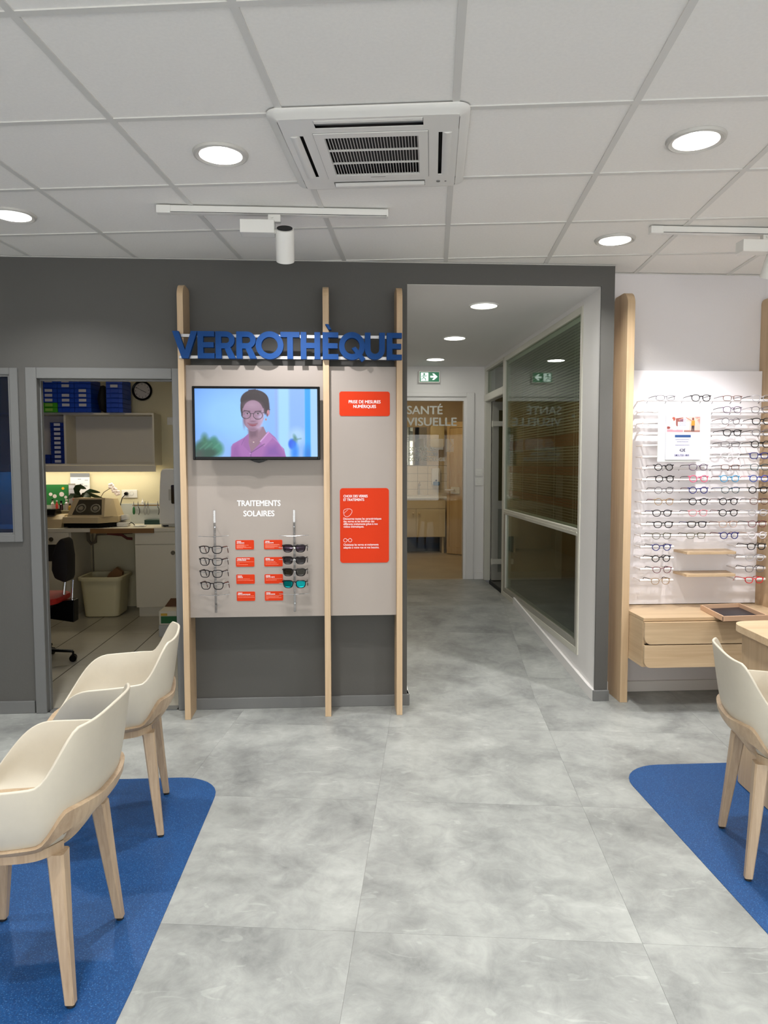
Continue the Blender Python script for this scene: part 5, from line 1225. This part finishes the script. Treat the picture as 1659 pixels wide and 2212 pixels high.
for u in (.32, .74):
    s = MB()
    for rr_ in (.046, .038, .022):
        c_ = onface(u, .44, .006); ux = (onface(1, .44)-onface(0, .44)).normalized(); uz = (onface(u, .9)-onface(u, .1)).normalized()
        s.tube([c_+ux*rr_*math.cos(2*math.pi*k/22)+uz*rr_*math.sin(2*math.pi*k/22) for k in range(22)], .0018, n=4, closed=True)
    s.build('drum', mat('pale_plastic_ring', (190, 182, 162), .2), em)
    s = MB(); c_ = onface(u, .44, .003); nrm = (onface(u, .44, .01)-c_).normalized(); s.cyl(c_, c_+nrm*.010, .018, n=20); s.build('drum_hub', mat('pale_plastic_hub', (150, 142, 124), .25), em)
s = MB()
for x in (-2.66, -2.27): s.cyl((x, 7.25, .8765), (x, 7.25, .886), .014, n=12); s.cyl((x, 7.48, .8765), (x, 7.48, .886), .014, n=12)
s.build('rubber_foot', M_blackm, em)
# small grinder at far left
gr = thing('hand_grinder', 'small beige grinder with a black guard at the left end of the counter', 'machine', (-2.9, 7.35, .877))
s = MB(); s.prism([(7.18, .8765), (7.45, .8765), (7.45, 1.00), (7.30, 1.00), (7.22, .96)], -3.02, -2.72, axis='x', bev=.006); s.build('housing', M_beige, gr)
s = MB(); s.prism([(7.24, 1.0), (7.44, 1.0), (7.40, 1.055), (7.28, 1.055)], -3.0, -2.80, axis='x', bev=.006); s.build('guard', M_black, gr)
s = MB(); s.box(-2.99, -2.85, 7.172, 7.182, .90, .97); s.cyl((-2.88, 7.172, .945), (-2.88, 7.160, .945), .018, n=18); s.build('control_panel', M_black, gr)
# raised shelf box with clutter
s = MB(); s.box(-3.05, -2.52, 7.50, 7.68, .8765, 1.028, bev=.003); s.build('raised_shelf', mat('olive_box', (150, 142, 112), .6), label='low olive box shelf behind the beige machines on the counter', cat='shelf')
M_terra = mat('terracotta', (150, 70, 36), .7); M_leaf = mat('orchid_leaf', (44, 66, 40), .35); M_petal = mat('orchid_petal', (244, 232, 232), .5)
orc = thing('potted_orchid', 'orchid with broad dark leaves in a terracotta pot, stem bending to white flowers', 'plant', (-2.66, 7.58, 1.028))
s = MB(); s.lathe([(.0001, 0), (.042, 0), (.060, .095), (.066, .10), (.066, .118), (.058, .118), (.055, .10), (.0001, .098)], (-2.675, 7.58, 1.0285), 24); s.build('pot', M_terra, orc, smooth=True)
def leaf(pts, w_, roll=0):
    s = MB(); rows = []; pts = [Vector(p) for p in pts]; N = 9
    for k in range(N):
        t_ = k/(N-1)*(len(pts)-1); i = min(int(t_), len(pts)-2); f_ = t_-i; p = pts[i].lerp(pts[i+1], f_); d = (pts[i+1]-pts[i]).normalized()
        sd = d.cross(Vector((0, math.cos(R(roll)), math.sin(R(roll))))).normalized(); ww = w_*math.sin(math.pi*(.08+.90*k/(N-1)))**.6
        rows.append([p-sd*ww+Vector((0, 0, .006)), p, p+sd*ww+Vector((0, 0, .006))])
    s.grid(rows); bmesh.ops.solidify(s.bm, geom=s.bm.faces[:], thickness=.002); return s.build('leaf', M_leaf, orc, smooth=True)
leaf([(-2.66, 7.57, 1.15), (-2.70, 7.55, 1.22), (-2.66, 7.53, 1.27), (-2.58, 7.50, 1.245)], .032, 20); leaf([(-2.66, 7.57, 1.15), (-2.58, 7.50, 1.20), (-2.48, 7.46, 1.17), (-2.36, 7.44, 1.13)], .024, 30)
leaf([(-2.66, 7.57, 1.15), (-2.60, 7.50, 1.19), (-2.54, 7.45, 1.16), (-2.50, 7.43, 1.11)], .026, -10); leaf([(-2.66, 7.57, 1.15), (-2.73, 7.53, 1.18), (-2.76, 7.50, 1.14)], .022, 0)
leaf([(-2.66, 7.57, 1.15), (-2.58, 7.60, 1.22), (-2.48, 7.62, 1.20)], .020, 10)
s = MB(); s.tube([(-2.66, 7.57, 1.14), (-2.54, 7.56, 1.12), (-2.46, 7.55, 1.15), (-2.42, 7.55, 1.21), (-2.37, 7.56, 1.245), (-2.34, 7.56, 1.25)], .0035, n=6); s.build('flower_stem', mat('stem', (86, 74, 48), .6), orc)
for q, (fx, fz) in enumerate(((-2.345, 1.275), (-2.315, 1.235), (-2.285, 1.205))):
    s = MB()
    for a in range(5): d = Vector((math.cos(R(72*a+q*20)), 0, math.sin(R(72*a+q*20)))); s.sphere(Vector((fx, 7.55, fz))+d*.018, .016, (1, .35, 1), n=10)
    fl_ = s.build('flower', M_petal, orc, smooth=True)
# papers
cal = thing('paper_chart', 'white paper chart with a grey header leaning on the workshop wall', 'chart', (-2.66, 7.68, 1.03))
s = MB(); s.box(-2.795, -2.60, 7.672, 7.676, 1.03, 1.405); s.build('sheet', mat('sheet', (222, 222, 226), .6), cal)
s = MB(); s.box(-2.795, -2.60, 7.670, 7.672, 1.365, 1.405); s.build('header', mat('grey_print', (120, 124, 132), .6), cal)
s = MB()
for a, (x, z) in enumerate(((-2.70, 1.29), (-2.66, 1.27), (-2.69, 1.25), (-2.65, 1.33), (-2.72, 1.34))): s.box(x, x+.035, 7.6705, 7.6715, z, z+.006)
s.build('print_mark', mat('grey_print2', (130, 136, 150), .6), cal)
gc = thing('greeting_card', 'green card with white and yellow flowers at the left of the counter', 'card', (-2.9, 7.62, 1.03))
s = MB(); s.box(-3.02, -2.79, 7.60, 7.603, 1.08, 1.29); s.build('card', mat('green_print', (44, 122, 60), .5), gc)
s = MB()
for x, z, r_ in ((-2.86, 1.19, .024), (-2.93, 1.17, .02), (-2.97, 1.19, .018), (-2.82, 1.16, .015)): s.cyl((x, 7.60, z), (x, 7.5985, z), r_, n=16)
s.build('flower_print', mat('flower_white', (236, 224, 220), .5), gc)
s = MB(); s.cyl((-2.845, 7.60, 1.25), (-2.845, 7.5985, 1.25), .014, n=12); s.build('flower_print', mat('flower_yellow', (230, 176, 50), .5), gc)
ls = thing('label_sheet', 'narrow sheet of three white labels standing between card and paper chart', 'label sheet', (-2.76, 7.6, 1.03)); s = MB(); s.box(-2.785, -2.715, 7.585, 7.588, 1.03, 1.30); s.build('backing', mat('grey_backing', (150, 146, 140), .6), ls)
for k in range(3): s = MB(); s.box(-2.780, -2.722, 7.583, 7.585, 1.16+.042*k, 1.198+.042*k); s.build('label_print', M_card, ls)
for k, (x, y, h, r_, c_, nm, lb) in enumerate(((-2.93, 7.54, .10, .016, (205, 196, 190), 'glass_bottle', 'small clear bottle at the far left of the counter shelf'), (-2.885, 7.53, .09, .014, (182, 62, 54), 'glass_bottle', 'small bottle with red content left of the dark canister'), (-2.845, 7.54, .085, .018, (44, 18, 20), 'dark_canister', 'dark cylindrical canister on the olive shelf'), (-2.795, 7.55, .10, .020, (190, 184, 180), 'clear_jar', 'pale jar in front of the label sheet'), (-2.755, 7.53, .055, .016, (176, 140, 60), 'amber_vial', 'short amber vial left of the flower pot'))):
    t = thing(nm, lb, 'container', (x, y, 1.0285)); s = MB(); s.lathe([(.0001, 0), (r_, 0), (r_, h*.72), (r_*.5, h*.82), (r_*.5, h), (.0001, h)], (x, y, 1.0285), 16); s.build('body', mat(f'bottle_{k}', c_, .2), t, smooth=True)
    s = MB(); s.cyl((x, y, 1.0285+h), (x, y, 1.0285+h+.012), r_*.6, n=12); s.build('cap', M_plast if k % 2 else M_black, t)
# frame warmer
fwm = thing('frame_warmer', 'small white round topped frame warmer on the counter, left of the tool rack', 'warmer', (-2.17, 7.38, .877))
s = MB(); s.prism(rrect(-2.175, 7.36, .115, .14, .03), .8768, .918, axis='z', bev=.008); s.build('base', M_sand, fwm, smooth=True)
s = MB(); s.cap0 = False; s.lathe([(.034, 0), (.036, .004), (.030, .006)], (-2.178, 7.35, .918), 24); s.lathe([(.0001, .001), (.032, .001)], (-2.178, 7.35, .918), 24); s.build('opening', mat('warmer_dark', (84, 78, 72), .5), fwm)
s = MB(); M = Matrix.Translation((-2.168, 7.41, .960)) @ Matrix.Rotation(R(-14), 4, 'X') @ Matrix.Rotation(R(-8), 4, 'Y'); b_ = MB(); s.prism(rrect(0, 0, .085, .09, .03), -.030, .022, axis='z', bev=.006); s.xf(M); s.build('hood', M_sand, fwm, smooth=True)
s = MB(); s.cap0 = False; s.lathe([(.0001, .0232), (.028, .0232), (.031, .026), (.040, .024), (.041, .018)], (0, 0, 0), 24); s.xf(M); s.build('ring', M_sand, fwm, smooth=True)
s = MB(); s.tube([(-2.115, 7.36, .90), (-2.10, 7.36, .915), (-2.08, 7.36, .905), (-2.06, 7.36, .8805)], .004, n=6); s.build('cord', M_black, fwm)
s = MB(); s.box(-2.02, -1.86, 7.55, 7.66, .8768, .925, bev=.002, seg=1); s.build('green_case', mat('dark_green_box', (14, 52, 42), .4), label='dark green flat box on the counter under the tool rack', cat='box')
bt = thing('paper_tissue', 'crumpled white tissue and small parts lying on the worktop', 'tissue', (-2.0, 7.3, .877)); s = MB(); s.sphere((-2.0, 7.32, .882), .05, (1.3, .8, .12), n=14)
for v in s.bm.verts: v.co.z = max(.8768, v.co.z+random.uniform(-.002, .004))
s.build('sheet', M_sand, bt)
# tool rack
tk = thing('tool_rack', 'thin brass tool rack on the splashback', 'rack', (-2.04, 7.68, 1.075)); s = MB(); s.box(-2.165, -1.885, 7.655, 7.667, 1.063, 1.074, bev=.001, seg=1); s.build('bar', mat('brass', (150, 116, 60), .4, metal=.5), tk); s = MB(); s.box(-2.15, -2.14, 7.667, 7.685, 1.064, 1.073); s.box(-1.90, -1.89, 7.667, 7.685, 1.064, 1.073); s.build('bracket', M_steel, tk)
def plier(x, kind, lb, c_):
    t = thing('hand_tool', lb, 'tool', (x, 7.648, 1.07), group='tools hanging on the brass rack')
    s = MB(); s.tube([(x, 7.648, 1.11), (x, 7.648, 1.06)], .005, n=6, radii=[.0025, .007]); s.build('jaw', M_steel, t)
    m_ = mat(f'handle_{c_[0]}_{c_[1]}', c_, .4)
    if kind == 'driver': s = MB(); s.tube([(x, 7.648, 1.055), (x, 7.648, 1.04), (x, 7.648, 1.0), (x, 7.648, .975)], .01, n=10, radii=[.005, .012, .014, .008]); s.build('handle', m_, t, smooth=True)
    else:
        for g_ in ((1,) if kind == 'hook' else (-1, 1)): s = MB(); s.tube([(x, 7.648, 1.055), (x+g_*.013, 7.648, 1.03), (x+g_*.014, 7.648, 1.0), (x+g_*.004, 7.648, .97)], .0035, n=6); s.build('handle', m_, t, smooth=True)
plier(-2.150, 'driver', 'screwdriver with a green handle at the left of the tool rack', (20, 96, 44)); plier(-2.105, 'hook', 'plier with one curved black handle, second on the tool rack', (20, 20, 20)); plier(-2.035, 'p', 'steel handled plier in the middle of the tool rack', (150, 150, 150)); plier(-2.005, 'p', 'steel handled plier next to the middle one, to its right', (150, 150, 151)); plier(-1.905, 'hook', 'black handled plier at the right end of the tool rack', (21, 20, 20))
t = thing('dropper_bottle', 'small white dropper bottle above the tool rack', 'bottle', (-2.06, 7.66, 1.075)); s = MB(); s.lathe([(.0001, 0), (.014, 0), (.014, .035), (.005, .045), (.002, .065), (.0001, .065)], (-2.062, 7.661, 1.0745), 14); s.build('body', M_plast, t, smooth=True)
# large white machine
wm = thing('blocking_machine', 'tall white machine with a dark window at the right end of the counter', 'machine', (-1.5, 7.4, .877))
pts = [(-1.785, .905), (-1.785, 1.10), (-1.775, 1.30), (-1.765, 1.42), (-1.745, 1.448), (-1.71, 1.455), (-1.10, 1.455), (-1.10, .905)]
s = MB(); s.prism(pts, 7.22, 7.60, bev=.010); s.build('housing', M_sand, wm, smooth=False)
s = MB(); s.box(-1.77, -1.10, 7.235, 7.59, .880, .906); s.build('base', mat('machine_base', (190, 188, 180), .5), wm)
s = MB(); s.box(-1.755, -1.70, 7.228, 7.236, .884, .894); s.build('slot', M_black, wm)
s = MB(); s.prism(rrect(-1.60, 1.20, .13, .185, .012), 7.215, 7.222); s.build('window', mat('machine_window', (60, 50, 34), .1), wm)
s = MB(); s.box(-1.69, -1.66, 7.2175, 7.2205, 1.14, 1.25); s.build('hatch', mat('machine_base', (190, 188, 180), .5), wm)
s = MB(); s.cyl((-1.735, 7.24, .8768), (-1.735, 7.24, .881), .01, n=8); s.cyl((-1.2, 7.24, .8768), (-1.2, 7.24, .881), .01, n=8); s.cyl((-1.735, 7.55, .8768), (-1.735, 7.55, .881), .01, n=8); s.cyl((-1.2, 7.55, .8768), (-1.2, 7.55, .881), .01, n=8); s.build('foot', M_blackm, wm)
# waste bin
M_binc = mat('cream_plastic', (214, 206, 170), .5)
wb = thing('waste_bin', 'large cream plastic bin with a cardboard piece sticking out, under the worktop', 'bin', (-2.32, 7.30, 0))
def bring(w_, d_, z, r=.05): return [Vector((p[0]-2.345, p[1]+7.31, z)) for p in rrect(0, 0, w_, d_, r, 5)]
s = MB(); rows = [bring(.30, .32, .003, .04), bring(.325, .345, .012, .05), bring(.385, .40, .365, .06), bring(.425, .44, .366, .07), bring(.43, .445, .395, .07), bring(.415, .43, .402, .06), bring(.375, .39, .40, .05), bring(.32, .34, .04, .04)]
s.grid([r_+[r_[0]] for r_ in rows]); s.bm.faces.new([s.bm.verts.new(p) for p in bring(.31, .33, .04, .04)]); s.bm.faces.new([s.bm.verts.new(p) for p in bring(.30, .32, .003, .04)]); s.build('body', M_binc, wb, smooth=True)
t = thing('cardboard_piece', 'brown cardboard flap leaning in the cream bin', 'cardboard', (-2.25, 7.3, .3)); s = MB(); s.prism([(-2.36, .30), (-2.17, .30), (-2.165, .43), (-2.225, .475), (-2.29, .42)], 7.24, 7.30); s.build('flap', mat('cardboard', (120, 84, 50), .8), t)
# cardboard box at right
cb = thing('printed_box', 'open carton with a green and yellow print at the right edge of the workshop door', 'box', (-1.46, 6.4, .24))
s = MB(); s.box(-1.575, -1.35, 6.29, 6.50, .105, .225); s.build('carton', mat('carton_white', (206, 200, 186), .7), cb)
s = MB(); s.box(-1.560, -1.355, 6.287, 6.2898, .118, .180); s.build('green_print', mat('carton_green', (10, 92, 44), .6), cb)
s = MB(); s.box(-1.560, -1.505, 6.287, 6.2898, .184, .205); s.build('yellow_print', mat('carton_yellow', (200, 160, 50), .6), cb)
s = MB(); s.prism([(-1.575, .225), (-1.35, .225), (-1.35, .30), (-1.52, .30)], 6.49, 6.494); s.build('flap', mat('carton_brown', (92, 60, 36), .8), cb)
s = MB(); s.box(-1.578, -1.35, 6.28, 6.52, .0005, .104, bev=.003); s.build('white_box', mat('box_grey', (170, 170, 168), .6), label='plain pale grey box on the workshop floor under the printed carton', cat='box')
# swivel chair
M_red = mat('red_seat', (176, 24, 18), .6); M_bf = mat('black_fabric', (24, 18, 18), .85)
oc = thing('swivel_chair', 'black and red swivel chair on castors, half hidden by the workshop door frame', 'chair', (-2.30, 5.42, 0))
s = MB(); s.prism(rrect(0, 0, .44, .44, .12), .455, .505, axis='z', bev=.018); s.xf(Matrix.Translation((-2.32, 5.58, 0))); s.build('seat', M_red, oc, smooth=True)
s = MB(); s.prism(rrect(0, 0, .40, .40, .12), .435, .456, axis='z', bev=.005); s.xf(Matrix.Translation((-2.32, 5.58, 0))); s.build('seat_pan', M_black, oc)
s = MB()
pf = [(-2.085, .615), (-2.055, .60), (-2.035, .64), (-2.03, .80), (-2.045, .92), (-2.075, .945), (-2.115, .90), (-2.15, .80), (-2.155, .70), (-2.135, .635)]
s.prism([(x-.02, z) for x, z in pf], 5.52, 5.70, bev=.02); s.build('backrest', M_bf, oc, smooth=True)
s = MB(); s.tube([(-2.05, 5.58, .42), (-2.035, 5.58, .62)], .009, n=8); s.tube([(-2.12, 5.60, .47), (-2.10, 5.60, .62)], .012, n=8); s.build('back_bar', M_chrome, oc)
s = MB(); s.prism([(-2.20, .33), (-2.02, .30), (-2.015, .47), (-2.06, .47), (-2.20, .445)], 5.53, 5.63, bev=.006); s.build('mechanism', M_black, oc)
s = MB(); s.cyl((-2.32, 5.50, .09), (-2.32, 5.50, .44), .025, n=16); s.build('gas_column', M_black, oc)
for k, a in enumerate((12, -48, 84, 156, 228)):
    d = Vector((math.cos(R(a)), math.sin(R(a)), 0)); c_ = Vector((-2.32, 5.48, 0)); e = c_+d*.29; s = MB()
    s.tube([c_+Vector((0, 0, .10)), c_+d*.15+Vector((0, 0, .095)), e+Vector((0, 0, .078))], .02, n=8, radii=[(.022, .022), (.020, .014), (.016, .011)]); arm = s.build('base_arm', M_black, oc, smooth=True)
    s = MB(); sd = Vector((-d.y, d.x, 0))
    for g_ in (-1, 1): s.cyl(e+sd*g_*.005+Vector((0, 0, .027)), e+sd*g_*.024+Vector((0, 0, .027)), .026, n=18)
    s.cyl(e+Vector((0, 0, .03)), e+Vector((0, 0, .078)), .008, n=8); s.build('castor', M_black, arm)
# ================================================================== CORRIDOR ITEMS
ex = thing('exit_sign', 'green and white emergency exit sign with a running figure and an arrow', 'sign', (.98, 7.97, 2.448))
s = MB(); s.box(.861, 1.098, 7.955, 8.0, 2.385, 2.512, bev=.004); s.build('housing', M_plast, ex)
M_exg = mat('exit_green', (8, 112, 74), .4, emit=.35); M_exw = mat('exit_white', (226, 246, 238), .4, emit=.8)
s = MB(); s.box(.873, 1.086, 7.953, 7.9555, 2.397, 2.500); s.build('green_field', M_exg, ex)
s = MB(); s.box(.885, .968, 7.9515, 7.9532, 2.403, 2.494); s.build('door_symbol', M_exw, ex)
s = MB(); Yf = 7.9512
s.prism([(.922+.011*math.cos(2*math.pi*k/12), 2.478+.011*math.sin(2*math.pi*k/12)) for k in range(12)], Yf-.001, Yf)
def limb(*p): s.tube([(a, Yf-.0004, b) for a, b in p], .0036, n=5)
limb((.920, 2.465), (.914, 2.440)); limb((.914, 2.440), (.934, 2.430), (.940, 2.408)); limb((.914, 2.440), (.902, 2.424), (.886, 2.424)); limb((.920, 2.462), (.940, 2.455), (.950, 2.462)); limb((.920, 2.462), (.900, 2.458), (.896, 2.442)); s.build('running_figure', M_exg, ex)
s = MB(); s.prism([(.990, 2.440), (1.030, 2.440), (1.010, 2.415), (1.030, 2.415), (1.070, 2.450), (1.030, 2.485), (1.010, 2.485), (1.030, 2.460), (.990, 2.460)], 7.9512, 7.9528); s.build('arrow', M_exw, ex)
for k, z in enumerate((1.402, 1.294)):
    s = MB(); s.box(1.502, 1.584, CB-.010, CB, z-.041, z+.041, bev=.003); sw = s.build('wall_switch', M_plast, label=('upper', 'lower')[k]+' white wall switch beside the glass door at the corridor end', cat='switch', group='switches at the corridor end')
    s = MB(); s.box(1.522, 1.564, CB-.014, CB-.009, z-.022, z+.022, bev=.002); s.build('rocker', M_plast, sw)
# ================================================================== WASHROOM
M_wcab = mat('washroom_cabinet', (212, 196, 160), .45)
vc = thing('vanity_cabinet', 'cream basin cabinet with two doors and round knobs behind the glass door', 'cabinet', (1.1, 10.55, UPZ))
s = MB(); s.box(.64, 1.515, 10.36, 10.83, .44, .995); s.build('body', M_wcab, vc)
s = MB(); s.box(.64, 1.515, 10.342, 10.36, .855, .993, bev=.002, seg=1); s.build('fascia', M_wcab, vc)
for x0, x1, kx in ((.645, 1.083, 1.045), (1.090, 1.512, 1.130)):
    s = MB(); s.box(x0, x1, 10.342, 10.36, .442, .848, bev=.002, seg=1); d_ = s.build('door', M_wcab, vc); s = MB(); s.sphere((kx, 10.325, .785), .016, n=12); s.cyl((kx, 10.325, .785), (kx, 10.342, .785), .006, n=8); s.build('knob', M_wcab, d_, smooth=True)
s = MB(); s.box(.66, .69, 10.40, 10.80, UPZ, .44); s.box(1.47, 1.50, 10.40, 10.80, UPZ, .44); s.build('leg_panel', M_wcab, vc)
s = MB(); s.box(.69, 1.47, 10.62, 10.64, UPZ+.001, .439); s.build('shade_panel', M_dark, vc)  # dark sheet put in for the shade under the basin cabinet
s = MB(); s.box(.63, 1.530, 10.325, 10.835, .996, 1.03, bev=.006); bs = s.build('basin_top', M_sand, vc)
s = MB(); s.cap0 = False; s.lathe([(.17, .0), (.155, .006), (.14, 0), (.10, -.01), (.0001, -.012)], (1.10, 10.57, 1.034), 32)
for v in s.bm.verts: v.co.y = 10.57+(v.co.y-10.57)*.75
s.build('bowl', M_sand, bs, smooth=True)
fa = thing('tap', 'slim chrome basin tap on the washroom basin', 'tap', (1.17, 10.76, 1.03)); s = MB(); s.tube([(1.17, 10.76, 1.032), (1.17, 10.76, 1.17), (1.17, 10.74, 1.20), (1.17, 10.66, 1.195), (1.17, 10.65, 1.17)], .012, n=10); s.build('spout', M_chrome, fa, smooth=True); s = MB(); s.tube([(1.17, 10.765, 1.19), (1.19, 10.775, 1.225)], .006, n=8); s.build('lever', M_chrome, fa)
s = MB(); s.box(.55, 1.30, KB-.012, KB-.0005, 1.478, 2.05); mi = s.build('wall_mirror', mat('mirror_frame', (180, 170, 150), .4), label='frameless mirror above the washroom tiles', cat='mirror'); s = MB(); s.box(.553, 1.297, KB-.0135, KB-.012, 1.481, 2.047); s.build('mirror_glass', mat('mirror_silver', (200, 196, 184), .02, metal=1), mi)
td = thing('towel_dispenser', 'rounded cream paper towel dispenser on the washroom wall', 'dispenser', (1.43, 10.75, 1.9)); s = MB(); s.prism(rrect(1.435, 1.905, .215, .335, .035), 10.66, 10.835, bev=.012); s.build('cover', mat('dispenser_cream', (226, 208, 158), .35), td, smooth=True); s = MB(); s.box(1.35, 1.52, 10.68, 10.835, 1.725, 1.745); s.build('paper_slot', M_sand, td)
s = MB(); s.box(1.40, 1.50, 10.835, 10.849, 1.80, 2.0); s.build('mount', M_blackm, td)
sd_ = thing('soap_dispenser', 'white wall soap dispenser with a blue press bar', 'dispenser', (1.43, 10.78, 1.3)); s = MB(); s.box(1.365, 1.495, 10.76, 10.835, 1.19, 1.432, bev=.012); s.build('body', M_plast, sd_, smooth=True); s = MB(); s.box(1.385, 1.480, 10.735, 10.762, 1.175, 1.232, bev=.008); s.build('press_bar', mat('soap_blue', (60, 112, 160), .35), sd_); s = MB(); s.cyl((1.43, 10.75, 1.24), (1.43, 10.75, 1.262), .014, n=12); s.build('nozzle', mat('soap_dark', (60, 66, 90), .4), sd_)
wd_ = thing('wooden_door', 'light wooden door standing ajar at the right of the washroom', 'door', (1.45, 10.2, UPZ))
M_wd = wood('wood_door', (206, 180, 134), (178, 150, 104), 'z')
A_ = Vector((1.535, 10.30, 0)); ang = math.atan2(9.95-10.30, 1.93-1.535); DM = Matrix.Translation(A_) @ Matrix.Rotation(ang, 4, 'Z')
def wdp(x0, x1, y0, y1, z0, z1, nm, m_, bev=.002): s = MB(); s.box(x0, x1, y0, y1, z0, z1, bev=bev, seg=1); s.xf(DM); return s.build(nm, m_, wd_)
wdp(0, .045, -.02, .02, UPZ+.01, 2.09, 'stile', M_wd); wdp(.485, .53, -.02, .02, UPZ+.01, 2.09, 'stile', M_wd); wdp(.045, .485, -.02, .02, 2.01, 2.09, 'rail', M_wd); wdp(.045, .485, -.02, .02, UPZ+.01, UPZ+.11, 'rail', M_wd); wdp(.045, .485, -.010, .012, UPZ+.11, 2.01, 'panel', M_wd)
wdp(.07, .22, -.026, -.020, 1.075, 1.17, 'handle_plate', mat('handle_plate', (206, 198, 172), .4))
s = MB(); s.tube([(.135, -.026, 1.13), (.135, -.055, 1.13), (.10, -.06, 1.13), (.0, -.058, 1.128)], .010, n=8); s.xf(DM); s.build('door_lever', M_sand, wd_, smooth=True)
wl = thing('washroom_ceiling_light', 'round ceiling light of the washroom, hidden above the glass door', 'ceiling light', (.9, 9.4, 2.69)); s = MB(); s.cyl((.9, 9.4, 2.685), (.9, 9.4, 2.70), .13, n=24); s.build('base', M_plast, wl)
area_light('washroom_lamp', (.9, 9.4, 2.68), .22, P_WASH, C_WARM)
